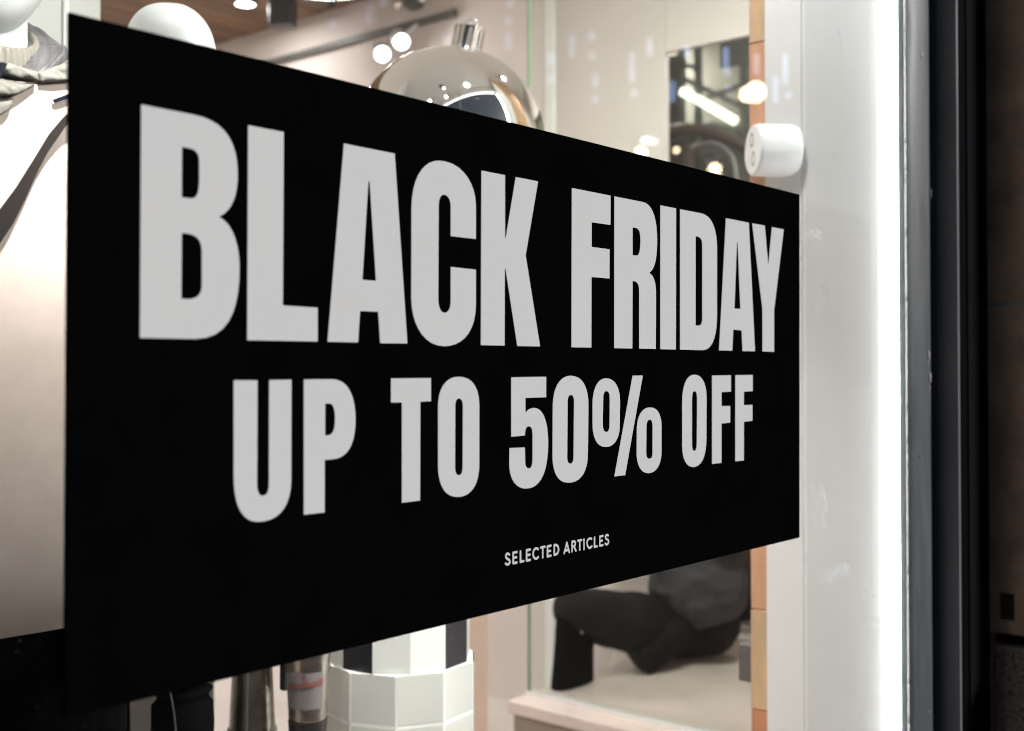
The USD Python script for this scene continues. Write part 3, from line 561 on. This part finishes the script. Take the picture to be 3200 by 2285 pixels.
mpart(coat, 'opening', facing(Polygon(gap_strip), .1815, .010), 'coat_gap_shade', label='dark open gap between the coat fronts')  # solid dark strip with the shade of the gap in its colour
flap = [(.49, 1.79), (.52, 1.79), (.5508, 1.7858), (.5741, 1.7801), (.5945, 1.7890), (.6119, 1.8010), (.6443, 1.8090), (.672, 1.8120), (.672, 1.79), (.649, 1.7709), (.632, 1.7492), (.6125, 1.7156), (.5953, 1.6864), (.575, 1.6575), (.552, 1.6258), (.53, 1.598), (.50, 1.57), (.46, 1.55), (.43, 1.56), (.42, 1.66), (.445, 1.755)]
fl = pillow(flap, .1855, .0085, 0, 0, 0, .0025)
ys = lambda x, z: -pb(z) * np.sqrt(np.clip(1 - ((x - MX) / pa(z)) ** 2, .02, 1))
fv = fl.vertices; fl.vertices = np.c_[fv[:, 0], fv[:, 1] + ys(fv[:, 0], np.minimum(fv[:, 2], 1.74)) - ys(np.clip(fv[:, 0], .56, .70), np.minimum(fv[:, 2], 1.74)), fv[:, 2]]   # follows the coat's curve
mpart(coat, 'front_flap', fl, 'coat_wool')
mpart(coat, 'pocket_zip', facing(Polygon([(.6306, 1.7858), (.6581, 1.8008), (.6589, 1.7961), (.6336, 1.7829)]), .1735, .002), 'zip_dark')
# ribbed roll collar
nr = 56 * 6; rings = []; tw = np.linspace(0, 2 * np.pi, nr, endpoint=False); KX = MX + .006
prof = [(.0535, -.040), (.0538, -.005), (.055, .005), (.0575, .008), (.060, .005), (.0612, -.003), (.062, -.018), (.0625, -.033), (.063, -.048), (.0635, -.070), (.061, -.074), (.055, -.070)]
for r, dz in prof:
    rib = 1 + (.020 if r > .0565 else .008) * np.cos(tw * 56)
    front = (.5 - .5 * np.sin(tw)) ** 2                # 1 at the front (-y)
    rings.append(np.c_[KX + (r + .008 * front) * rib * np.cos(tw), MY + .010 + (r + .008 * front) * rib * np.sin(tw), 1.917 - .060 * front + dz])
mpart(man, 'knit_collar', loft(rings, caps=False), 'knit_cream', smooth=True)
for s in (-1, 1):
    def mx(p): return (MX + s * (p[0] - MX), p[1], p[2])
    g = patch(mx((.7167, .40, 1.9338)), mx((.722, .30, 1.8750)), mx((.6625, .245, 1.836)), mx((.6405, .262, 1.825)), 26, 18, (s * .014, -.004, .010), .014, 4 + s, s * .003)
    mpart(man, 'hood_lining', g, 'satin_grey', smooth=True)
hoodb = ellipsoid((MX, MY + .105, 1.842), (.205, .085, .085), 4, 2.3)
mpart(man, 'hood', wrinkle(hoodb, .012, 18, 4), 'hood_olive', smooth=True)
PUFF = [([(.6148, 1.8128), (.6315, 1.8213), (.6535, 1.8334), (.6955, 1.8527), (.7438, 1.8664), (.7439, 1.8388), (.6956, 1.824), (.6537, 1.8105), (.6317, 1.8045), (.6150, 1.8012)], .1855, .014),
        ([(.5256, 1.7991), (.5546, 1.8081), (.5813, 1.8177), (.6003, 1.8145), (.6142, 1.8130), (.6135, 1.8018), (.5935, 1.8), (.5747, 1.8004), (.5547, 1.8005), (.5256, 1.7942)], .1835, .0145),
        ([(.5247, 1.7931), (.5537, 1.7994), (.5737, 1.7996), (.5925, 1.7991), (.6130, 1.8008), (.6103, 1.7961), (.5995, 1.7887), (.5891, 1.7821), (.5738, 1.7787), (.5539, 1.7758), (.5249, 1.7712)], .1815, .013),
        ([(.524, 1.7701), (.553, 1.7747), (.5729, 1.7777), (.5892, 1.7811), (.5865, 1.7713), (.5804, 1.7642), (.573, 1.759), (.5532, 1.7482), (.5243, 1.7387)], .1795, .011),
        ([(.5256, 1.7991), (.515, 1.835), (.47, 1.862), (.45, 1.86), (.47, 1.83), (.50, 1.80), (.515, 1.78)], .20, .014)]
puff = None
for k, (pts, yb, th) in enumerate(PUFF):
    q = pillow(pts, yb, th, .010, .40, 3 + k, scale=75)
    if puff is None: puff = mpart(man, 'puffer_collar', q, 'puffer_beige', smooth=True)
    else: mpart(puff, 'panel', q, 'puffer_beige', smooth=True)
mpart(puff, 'zip_end', facing(Polygon([(.5675, 1.8109), (.5728, 1.81), (.5623, 1.7867), (.5557, 1.7877)]), .158, .012), 'zip_dark')

# ================================================================ SECOND MANNEQUIN
NX, NY = 1.288, 1.045; FACE = math.radians(-48)
man2 = thing('mannequin', 'white faceless mannequin in black clothes whose head tops the sign', 'mannequin', (NX, NY, .12))
J = moved(standing(STAND, FACE), (NX, NY, .33 + .09)); 
J |= {n + k: (J[n + k][0], J[n + k][1] * .6) for n in 'rl' for k in ('hip', 'kn')}
part(man2, 'body', bones(J, SB), 'mannequin_white', smooth=True)
part(man2, 'base_block', lathe((NX, NY), [(.24, .1205), (.24, .425), (.236, .429)]), 'facet_white', smooth=30)
hd = ellipsoid((0, 0, 0), (.086, .096, .122), 5, 2.5); hd.vertices[:, :2] *= (1 - .25 * np.clip(-hd.vertices[:, 2] / .122, 0, 1) ** 2)[:, None]
hd.apply_transform(trimesh.transformations.rotation_matrix(.10, [1, 0, 0])); rotz(hd, FACE, (0, 0)); hd.apply_translation((1.317, .993, 2.094))
part(man2, 'head', hd, 'mannequin_white', smooth=True)
def loc2(x, y, z): c, s = math.cos(FACE), math.sin(FACE); return np.array([NX + x * c - y * s, NY + x * s + y * c, z])
rr = []
for z, a, b in [(1.18, .20, .14), (1.3, .19, .13), (1.5, .20, .13), (1.7, .21, .13), (1.80, .18, .11), (1.86, .10, .08), (1.93, .07, .07)]:
    rr.append([loc2(a * math.cos(t), b * math.sin(t), z) for t in np.linspace(0, 2 * np.pi, 40, endpoint=False)])
part(man2, 'jacket', loft(rr), 'trouser_black', smooth=50)
for s in (-1, 1):
    part(man2, 'sleeve', tube([loc2(s * .17, .02, 1.80), loc2(s * .235, .03, 1.55), loc2(s * .25, -.02, 1.30)], [.065, .06, .05], 18), 'trouser_black', smooth=50)
    leg = tube(spline([loc2(s * .07, .01, 1.30), loc2(s * .08, .0, 1.10), loc2(s * .083, 0, .95), loc2(s * .083, 0, .80), loc2(s * .083, .01, .44)], 6), np.interp(np.linspace(0, 1, 25), [0, .2, .36, 1], [.10, .076, .060, .060]), 24)
    tl = part(man2, 'trouser_leg', wrinkle(leg, .006, 10, 7 + s), 'trouser_black', smooth=True)
    part(tl, 'piping', tube(spline([loc2(s * .073 - .030, -.083, 1.1), loc2(s * .08 - .012, -.069, .92), loc2(s * .083 + .004, -.0625, .78), loc2(s * .083 + .01, -.055, .45)], 6), .0022, 6), 'crease_grey')  # lighter raised strip added for the trouser crease

board = thing('backdrop_panel', 'tall pale grey-green backdrop panel behind the coat mannequin', 'panel', (.3, 1.45, 0))
part(board, 'board', box(-.6, 1.336, 1.45, 1.47, 0.0, 3.3, .002), 'backdrop_board')
part(board, 'trim', box(1.337, 1.350, 1.444, 1.468, 0.0, 3.3, .001), 'trim_white')
part(board, 'board', box(1.351, 1.431, 1.45, 1.47, 0.0, 3.3, .002), 'backdrop_board')
blk = solo('display_block', rotz(box(1.70, 1.98, 1.75, 1.98, 0.0, .92, .003), .4, (1.84, 1.86)), 'block_shade_grey', 'plain display block, shade put into its dark grey, behind the legs of the black trousers', 'display block')  # grey darkened to paint the shade between the legs

# ================================================================ SILVER CANISTERS
def canister(c, prof, label, name='silver_canister'):
    t = thing(name, label, 'canister', (c[0], c[1], .12)); return t
VX, VY = 1.499, .966
v1 = canister((VX, VY), None, 'silver canister that widens downwards, nearest the black trousers')
part(v1, 'can', lathe((VX, VY), [(.058, .1205), (.060, .13), (.0475, .74), (.040, .90), (.034, .98), (.030, 1.0)], 48), 'silver_can', smooth=35)
part(v1, 'label_band', lathe((VX, VY), [(.0585, .62), (.0502, .756), (.0495, .756)], 48), 'label_pale', smooth=35)
part(v1, 'seam', tube([(VX + .0 - .040, VY - .032, .72), (VX - .033, VY - .028, .95)], .004, 8), 'rail_grey')
part(v1, 'dark_sleeve', box(1.528, 1.546, .900, .916, .835, .99, .003), 'stand_black')
CX, CY = 1.5395, .838
v2 = canister((CX, CY), None, 'silver canister with a red-lettered label on a black stand, beside the tiled plinth')
part(v2, 'can', lathe((CX, CY), [(.036, .7902), (.0385, .795), (.043, .88), (.047, .96), (.049, 1.02), (.046, 1.03)], 48), 'silver_can', smooth=35)
fa = math.atan2(-1 - CY, -CX)
def band(z0, z1, r0, r1, a0, a1, n=24):
    a = fa + np.linspace(a0, a1, n); o = []
    for rr_ in (0, .0012):
        o.append([np.c_[CX + (r0 + rr_) * np.cos(a), CY + (r0 + rr_) * np.sin(a), np.full(n, z0)], np.c_[CX + (r1 + rr_) * np.cos(a), CY + (r1 + rr_) * np.sin(a), np.full(n, z1)]])
    v = np.vstack([o[0][0], o[0][1], o[1][0], o[1][1]]); f = []
    for j in range(n - 1):
        f += [(j, j + n, j + 1), (j + 1, j + n, j + n + 1), (2 * n + j, 2 * n + j + 1, 3 * n + j), (2 * n + j + 1, 3 * n + j + 1, 3 * n + j)]
    return trimesh.Trimesh(v, np.array(f), process=False)
lb = part(v2, 'label', band(.818, .892, .0403, .0441, -1.2, .75), 'label_pale', smooth=True)
for k in range(7):
    a = -.95 + k * .24
    part(lb, 'red_mark', band(.862 + .0015 * k - .004, .871 + .0015 * k - .004 + (.003 if k % 3 == 0 else 0), .0441, .0446, a, a + .235, 6), 'label_red')
part(lb, 'red_mark', band(.881, .887, .0448, .0451, -.25, -.10, 5), 'label_red')
part(v2, 'stand', lathe((CX, CY), [(.045, .1205), (.045, .13), (.030, .25), (.030, .60), (.0375, .76), (.0395, .79)], 40), 'stand_black', smooth=35)

# ================================================================ TILED PLINTH WITH STRIPED COLUMN
PX, PY = 1.836, .872; A0 = math.atan2(-1 - PY, -PX)
plinth = thing('tiled_plinth', 'ten-sided plinth clad in large grey-green tiles with pale joints', 'plinth', (PX, PY, .12))
R, NP = .174, 10; a0 = A0 - .06
part(plinth, 'joints', ngon((PX, PY), R - .004, NP, a0, .1205, .852), 'grout_pale')
zrow = [.33, .47, .612, .752, .855]; zrow = [.335, .468, .608, .748, .852]
for k in range(NP):
    p, q = (np.array([PX + (R) * math.cos(a0 + t * 2 * np.pi / NP), PY + R * math.sin(a0 + t * 2 * np.pi / NP)]) for t in (k, k + 1))
    e = (q - p) / np.linalg.norm(q - p); n = np.array([e[1], -e[0]])
    for i in range(6):
        z0, z1 = [(.124, .178), (.186, .320), (.328, .460), (.468, .602), (.610, .742), (.750, .852)][i]
        g = .0045; off = rng.uniform(0, .0008)
        P4 = [p + e * g - n * (off + .003), q - e * g - n * (off + .003), q - e * g - n * .0065, p + e * g - n * .0065]
        part(plinth, 'tile', prism(Polygon([*map(tuple, P4)]), z0, z1), 'tile_grey')
col = thing('striped_column', 'faceted column with white and black upright strips on the tiled plinth', 'column', (PX, PY, .853))
NC, RC = 12, .156; a1 = A0 + .125
for k in range(NC):
    p, q = (np.array([PX + RC * math.cos(a1 + t * 2 * np.pi / NC), PY + RC * math.sin(a1 + t * 2 * np.pi / NC)]) for t in (k, k + 1))
    c = np.array([PX, PY])
    black = k in (1, 10, 4, 7)
    part(col, 'black_strip' if black else 'white_strip', prism(Polygon([tuple(p), tuple(q), tuple(c + (q - c) * .8), tuple(c + (p - c) * .8)]), .8535, 1.28), 'facet_black' if black else 'facet_white')
part(col, 'lid', ngon((PX, PY), RC + .004, NC, a1, 1.2805, 1.30), 'facet_white')

# ================================================================ GIANT SILVER ORNAMENT
BC = np.array([2.183, 1.051, 2.073]); BR = .2505
pil = thing('tan_pillar', 'slim tan stone pillar just right of the tiled plinth', 'pillar', (2.215, 1.03, 0))
part(pil, 'block', box(2.174, 2.260, .985, 1.071, 0.0, .92, .003), 'pillar_tan')
part(pil, 'block', box(2.172, 2.262, .983, 1.073, .9235, 1.80, .003), 'pillar_tan')
orn = thing('giant_ornament', 'giant mirror-silver Christmas ball with a crimped cap, above the sign', 'ornament', BC)
part(orn, 'ball', ellipsoid(BC, (BR, BR, BR), 5), 'chrome', smooth=True)
part(orn, 'foot_ring', lathe((BC[0] + .02, BC[1] - .02), [(.045, 1.8005), (.05, 1.815), (.06, 1.838), (.05, 1.838)], 40), 'chrome', smooth=30)
T = np.eye(4); tilt = .17; axis = np.cross([0, 0, 1.0], right); T = trimesh.transformations.rotation_matrix(tilt, axis); T[:3, 3] = BC
cn = 9; ang = np.linspace(0, 2 * np.pi, cn * 6, endpoint=False); rings = []
for r, z in [(.036, .243), (.040, .246), (.0405, .25), (.0385, .254), (.038, .30), (.0395, .304), (.039, .308), (.034, .309)]:
    w = 1 + .06 * np.cos(ang * cn) * (1 if z < .302 else .3)
    rings.append(np.c_[r * w * np.cos(ang), r * w * np.sin(ang), np.full(len(ang), z)])
cap = loft(rings); cap.apply_transform(T); cp = part(orn, 'cap', cap, 'chrome', smooth=40)
lp = tube([((.004 + .015 * math.cos(t)) * right[0], (.004 + .015 * math.cos(t)) * right[1], .314 + .017 * math.sin(t)) for t in np.linspace(-.5, math.pi + .5, 24)], .0032, 10); lp.apply_transform(T)
part(cp, 'loop', lp, 'chrome', smooth=True)

# ================================================================ SEATED FIGURE
seat = thing('seated_mannequin', 'seated mannequin in a dark grey jacket and black trousers on the tan ledge', 'mannequin', (4.0, 1.47, .33))
J = {'hip': ((4.03, 1.46, .47), .125), 'waist': ((4.05, 1.44, .66), .115), 'chest': ((4.02, 1.45, .86), .12), 'coll': ((3.99, 1.46, 1.02), .06), 'neck': ((3.97, 1.47, 1.12), .048), 'head': ((3.95, 1.48, 1.22), .085),
     'hipa': ((3.99, 1.53, .46), .09), 'kna': ((3.45, 1.625, .60), .06), 'ana': ((3.43, 1.60, .37), .038), 'hipb': ((4.05, 1.38, .46), .08), 'knb': ((3.86, 1.36, .66), .06), 'anb': ((3.80, 1.42, .40), .04),
     'sha': ((3.95, 1.58, .98), .05), 'ela': ((3.80, 1.60, .76), .04), 'wra': ((3.62, 1.60, .70), .028), 'shb': ((4.05, 1.33, .98), .05), 'elb': ((4.06, 1.28, .74), .04), 'wrb': ((3.95, 1.30, .60), .028)}
J = {k: (np.array(p), r) for k, (p, r) in J.items()}
part(seat, 'body', bones(J, [('hip', 'waist'), ('waist', 'chest'), ('chest', 'coll'), ('coll', 'neck'), ('neck', 'head'), ('hip', 'hipa'), ('hip', 'hipb'), ('hipa', 'kna'), ('kna', 'ana'), ('coll', 'sha'), ('coll', 'shb')]), 'mannequin_white', smooth=True)
K = {'h': ((4.03, 1.47, .475), .14), 'h2': ((3.90, 1.52, .475), .125), 'k': ((3.47, 1.615, .595), .09), 'a': ((3.435, 1.60, .375), .078), 'm': ((3.66, 1.57, .535), .112), 'hb': ((4.06, 1.40, .48), .13), 'kb': ((3.9, 1.36, .66), .08), 'ab': ((3.82, 1.41, .40), .065)}
K = {k: (np.array(p), r) for k, (p, r) in K.items()}
tr = bones(K, [('h', 'h2'), ('h2', 'm'), ('m', 'k'), ('h', 'hb')], .02, 10)
part(seat, 'trousers', wrinkle(tr, .02, 12, 3), 'trouser_brown', smooth=True)
def flatleg(pts, rx, ry):
    q = np.linspace(0, 2 * np.pi, 28, endpoint=False); c, s_ = np.cos(q), np.sin(q); c, s_ = np.sign(c) * np.abs(c) ** .7, np.sign(s_) * np.abs(s_) ** .7
    return loft([np.c_[p[0] + a * c, p[1] + b * s_, np.full(28, p[2])] for p, a, b in zip(pts, rx, ry)])
part(seat, 'trouser_leg', wrinkle(flatleg(spline([(3.49, 1.62, .66), (3.47, 1.615, .58), (3.445, 1.605, .46), (3.43, 1.60, .335)], 4), np.interp(range(13), [0, 3, 12], [.05, .085, .108]), np.interp(range(13), [0, 12], [.05, .042])), .006, 14, 2), 'trouser_black', smooth=50)
part(seat, 'trouser_leg', tube([(3.95, 1.42, .50), (3.84, 1.46, .46), (3.735, 1.53, .375)], [.05, .085, .08], 20), 'trouser_brown', smooth=40)
jk = bones({k: (np.array(p), r) for k, (p, r) in {'a': ((4.05, 1.44, .625), .205), 'b': ((4.05, 1.44, .80), .17), 'c': ((4.02, 1.45, .92), .14), 'd': ((3.99, 1.46, 1.04), .075), 's1': ((3.94, 1.59, .97), .075), 'e1': ((3.80, 1.61, .77), .062), 's2': ((4.06, 1.31, .97), .075), 'e2': ((4.07, 1.26, .86), .066), 'w2': ((3.98, 1.27, .82), .055)}.items()},
           [('a', 'b'), ('b', 'c'), ('c', 'd'), ('c', 's1'), ('c', 's2'), ('s1', 'e1'), ('s2', 'e2'), ('e2', 'w2')], .016, 10)
part(seat, 'jacket', wrinkle(wrinkle(jk, .035, 9, 5, (1, 1, 1.8)), .012, 28, 6, (1, 1, 1.6)), 'jacket_grey', smooth=True)
bag = thing('brown_bag', 'dark brown bag leaning behind the seated figure, near the jamb', 'bag', (4.75, 1.35, .33))
part(bag, 'body', wrinkle(ellipsoid((4.78, 1.50, .56), (.14, .12, .22), 4, 2.8), .03, 8, 1), 'bag_brown', smooth=True)
part(bag, 'handle', tube(spline([(4.70, 1.50, .74), (4.72, 1.50, .88), (4.84, 1.50, .88), (4.86, 1.50, .74)], 8), .012, 10), 'bag_brown', smooth=True)
part(bag, 'flap', patch((4.44, 1.60, .47), (4.66, 1.42, .50), (4.70, 1.38, .42), (4.42, 1.62, .36), 8, 6, (-.01, -.01, 0), .01, 2, .006), 'zip_dark', smooth=True)

# ================================================================ STEEL GALLERY SEEN THROUGH THE OPENING
gal = thing('steel_gallery', 'grey steel frame with crossed bars and two glowing tubes beyond the opening', 'steel frame', (5.0, 2.0, 2.4))
def bar(p, q, w, d=.03): 
    p, q = np.array([5.0, *p]), np.array([5.0, *q]); e = (q - p) / np.linalg.norm(q - p); n = np.cross([1.0, 0, 0], e); o = np.array([1.0, 0, 0]) * d / 2
    c = [r + s * n * w / 2 + t * o for r in (p, q) for s in (-1, 1) for t in (-1, 1)]
    return trimesh.convex.convex_hull(np.array(c))
part(gal, 'door_panel', box(5.02, 5.04, 2.10, 2.19, 2.72, 3.08), 'metal_olive')
part(gal, 'post', bar((2.10, 2.70), (2.10, 3.22), .026), 'metal_olive')
part(gal, 'post', bar((2.002, 2.60), (2.002, 3.20), .030), 'metal_olive')
part(gal, 'post', bar((1.742, 2.55), (1.742, 3.20), .045), 'metal_olive')
part(gal, 'cross_bar', bar((2.08, 2.945), (1.757, 2.758), .024, .02), 'metal_olive')
part(gal, 'cross_bar', bar((2.002, 2.825), (1.74, 2.868), .021, .022), 'metal_olive')
part(gal, 'top_bar', bar((2.10, 3.025), (2.00, 2.985), .02), 'metal_olive')
part(gal, 'panel', box(4.98, 5.01, 1.70, 1.868, 2.965, 3.12), 'metal_olive')
part(gal, 'fascia', tube([(5.02, 2.5, 2.66), (5.02, 2.20, 2.64), (5.02, 1.95, 2.66), (5.02, 1.70, 2.60)], [.055, .06, .06, .05], 8, .5), 'underside_grey')
for a, b in (((2.075, 2.878), (2.016, 2.843)), ((1.992, 2.829), (1.775, 2.687))):
    part(gal, 'light_tube', tube(np.array([[4.965, *a], [4.965, *(np.add(a, b) / 2)], [4.965, *b]]), .023, 12), 'tube_warm', smooth=True)
bal = thing('curved_counter', 'curved brown balcony edge under the steel frame beyond the opening', 'balcony', (4.9, 2.0, 2.3))
part(bal, 'edge', tube(spline([(4.9, 2.55, 2.63), (4.9, 2.20, 2.668), (4.9, 2.02, 2.672), (4.9, 1.86, 2.63), (4.9, 1.70, 2.55), (4.9, 1.5, 2.40)], 8), .030, 10, .6), 'balcony_brown', smooth=True)
part(bal, 'back_panel', box(4.96, 4.99, 1.4, 2.7, 1.2, 2.60), 'underside_grey')
part(bal, 'wood_post', box(4.90, 4.95, 2.10, 2.155, 1.2, 2.63), 'balcony_brown')
part(bal, 'wood_post', box(4.90, 4.95, 1.985, 2.02, 1.2, 2.62), 'balcony_brown')
arm = thing('chrome_arm', 'curved chrome rail arching below the brown balcony edge', 'rail', (4.8, 1.8, 2.4))
part(arm, 'rail', tube(spline([(4.80, 1.925, 2.545), (4.80, 1.87, 2.560), (4.80, 1.80, 2.558), (4.80, 1.735, 2.52), (4.80, 1.69, 2.45), (4.80, 1.67, 2.3)], 8), .011, 10), 'arm_grey', smooth=True)

# ================================================================ LAMPS
def spot(pos, aim, name, label, group, r=.036, power=0.0, mat='lamp_white', stem=None, face='lamp_face', cat_='spotlight', hood=0.0):
    pos, aim = np.array(pos, float), np.array(aim, float); d = (aim - pos) / np.linalg.norm(aim - pos)
    t = thing(name, label, cat_, pos, group)
    a = np.cross(d, [0, 0, 1.0]); 
    if np.linalg.norm(a) < .05: a = np.array([1.0, 0, 0])
    a /= np.linalg.norm(a); b = np.cross(a, d); q = np.linspace(0, 2 * np.pi, 28, endpoint=False)
    rg = lambda s, rr: pos + d * s + rr * (np.cos(q)[:, None] * a + np.sin(q)[:, None] * b)
    part(t, 'housing', loft([rg(-.13, r * .9), rg(-.12, r * 1.08), rg(-.004 + hood, r * 1.12), rg(-.003 + hood, r * 1.02), rg(-.012, r * 1.0)]), mat, smooth=35)
    part(t, 'lamp', loft([rg(-.011, r * .98), rg(-.006, r * .98), rg(-.004, r * .9)]), face, smooth=35)
    if stem is not None: part(t, 'stem', tube([pos - d * .07, (pos - d * .07 + np.array(stem)) / 2, np.array(stem)], .008, 8), mat)
    if power: disk_light(t, 'light', pos + d * .004, d, r, power)
    return t
WARM = (1, .93, .84)
spot((3.85, 3.06, 3.004), (2.4, 1.0, 1.7), 'wall_spotlight', 'lit spotlight on the wall track, left one of the bright pair', None, .036, .6, stem=(3.98, 3.10, 3.16))
spot((3.85, 2.929, 3.04), (2.4, 0.8, 1.7), 'wall_spotlight', 'lit spotlight on the wall track, right one of the bright pair', None, .036, .6, stem=(3.98, 2.95, 3.16))
spot((3.60, 3.80, 3.33), (3.60, 3.799, 0), 'ceiling_downlight', 'bright round downlight in the wood ceiling above the white mannequin head', None, .05, 2.2, 'lamp_black', cat_='downlight')
bs = thing('ceiling_projector', 'black square projector lamp hanging from the wood ceiling, switched off', 'spotlight', (3.672, 3.588, 3.3))
part(bs, 'body', rotz(box(3.63, 3.72, 3.53, 3.65, 3.20, 3.34, .004), .5, (3.67, 3.59)), 'lamp_black')
part(bs, 'bracket', box(3.66, 3.69, 3.58, 3.60, 3.335, 3.353), 'lamp_black')
ct = thing('ceiling_track', 'black lighting track on the wood ceiling beside the projector lamp', 'lighting track', (3.75, 3.38, 3.33))
part(ct, 'rail', box(3.56, 3.80, 3.36, 3.40, 3.30, 3.35, .002), 'lamp_black')
part(ct, 'end_cap', box(3.801, 3.815, 3.355, 3.405, 3.295, 3.351, .002), 'zip_dark')
POW = 8.7
for k, (x, y) in enumerate([(2.6, 4.6), (0.6, 4.6), (2.6, 6.4), (0.4, 6.6), (-1.4, 4.2), (1.2, 5.6), (-1.2, 2.9)]):
    spot((x, y, 3.34), (x, y + .001, 0), 'ceiling_downlight', 'round downlight in the wood ceiling deeper in the shop', 'downlights deeper in the shop', .05, POW, 'lamp_black', cat_='downlight')
for k, (p, a, w) in enumerate([((.73, .07, 2.34), (.745, .41, 1.72), 8.5), ((.75, .55, 3.2), (1.0, 1.45, 2.3), 4.2), ((1.2, .25, 3.2), (1.3, 1.0, 2.0), 0.2), ((1.5, .08, 2.25), (1.80, .80, .80), 12.0), ((1.9, .30, 3.2), (2.0, .80, 1.0), 6.5), ((2.95, .6, 3.2), (3.9, 1.9, .5), 16.0), ((1.45, .6, 3.2), (2.54, .25, 0.8), 9.0)]):  # all unseen; the coat lamp is inferred, the rest added to brighten the display
    spot(p, a, 'window_spotlight', 'unseen small black spotlight put in above the window display to light it', 'unseen spotlights put in above the window display', .036, w, stem=(p[0], p[1], 3.35), hood=(.09, .05, .05, .065, .01, .03, .17)[k], mat='lamp_black')
for x, y in ((4.6, 1.0), (5.3, 2.6)):
    spot((x, y, 3.34), (x, y + .001, 0), 'side_room_downlight', 'round downlight in the plaster ceiling beyond the opening', 'downlights beyond the opening', .05, 3.5, 'lamp_white', cat_='downlight')

# ================================================================ STREET LIGHTS MIRRORED IN THE GLASS
lc = thing('light_curtain', 'string of small bluish festive lights hung across the street, mirrored in the glass', 'string lights', (12, -8, 6.8))
part(lc, 'wire', tube(np.array([(7, -8, 6.6), (10, -8, 6.75), (13, -8, 6.9), (16, -8, 7.0), (19, -8, 7.1)]), .006, 6), 'wire')
for k, (x, a, b) in enumerate(DASH):
    part(lc, 'bulb', tube([(x, -8, b), (x, -8, (a + b) / 2), (x, -8, a)], .042, 8), 'bulb_bright' if k in (8, 9, 12) else 'bulb_blue', kind=None)
for k, (p, r, lab) in enumerate([((14.9, -7.0, 5.435), .14, 'tall warm street lamp across the road, mirrored on the timber post'), ((11.98, -7.0, 4.15), .075, 'lower street lamp across the road, mirrored at the edge of the sign'), ((13.755, -7.0, 4.175), .085, 'middle street lamp across the road, mirrored below the chrome rail'), ((12.79, -7.0, 4.30), .035, 'small dim street lamp across the road, mirrored beside the wood posts')]):
    s = thing('street_lamp', lab, 'street lamp', (p[0], p[1], -.12))
    part(s, 'post', tube([(p[0], p[1] - .1, -.12), (p[0], p[1] - .1, 2), (p[0], p[1] - .1, p[2] + .2)], [.06, .05, .04], 10), 'frame_black')
    part(s, 'arm', tube([(p[0], p[1] - .1, p[2] + .19), (p[0], p[1] - .05, p[2] + .2), (p[0], p[1], p[2] + .18)], .025, 8), 'frame_black')
    part(s, 'lamp', ellipsoid(p, (r, r, r), 2), 'street_glow', smooth=True)
    if k == 0: part(s, 'lamp', ellipsoid((p[0] - .24, p[1], p[2] - .07), (.10, .10, .11), 2), 'street_glow', smooth=True)
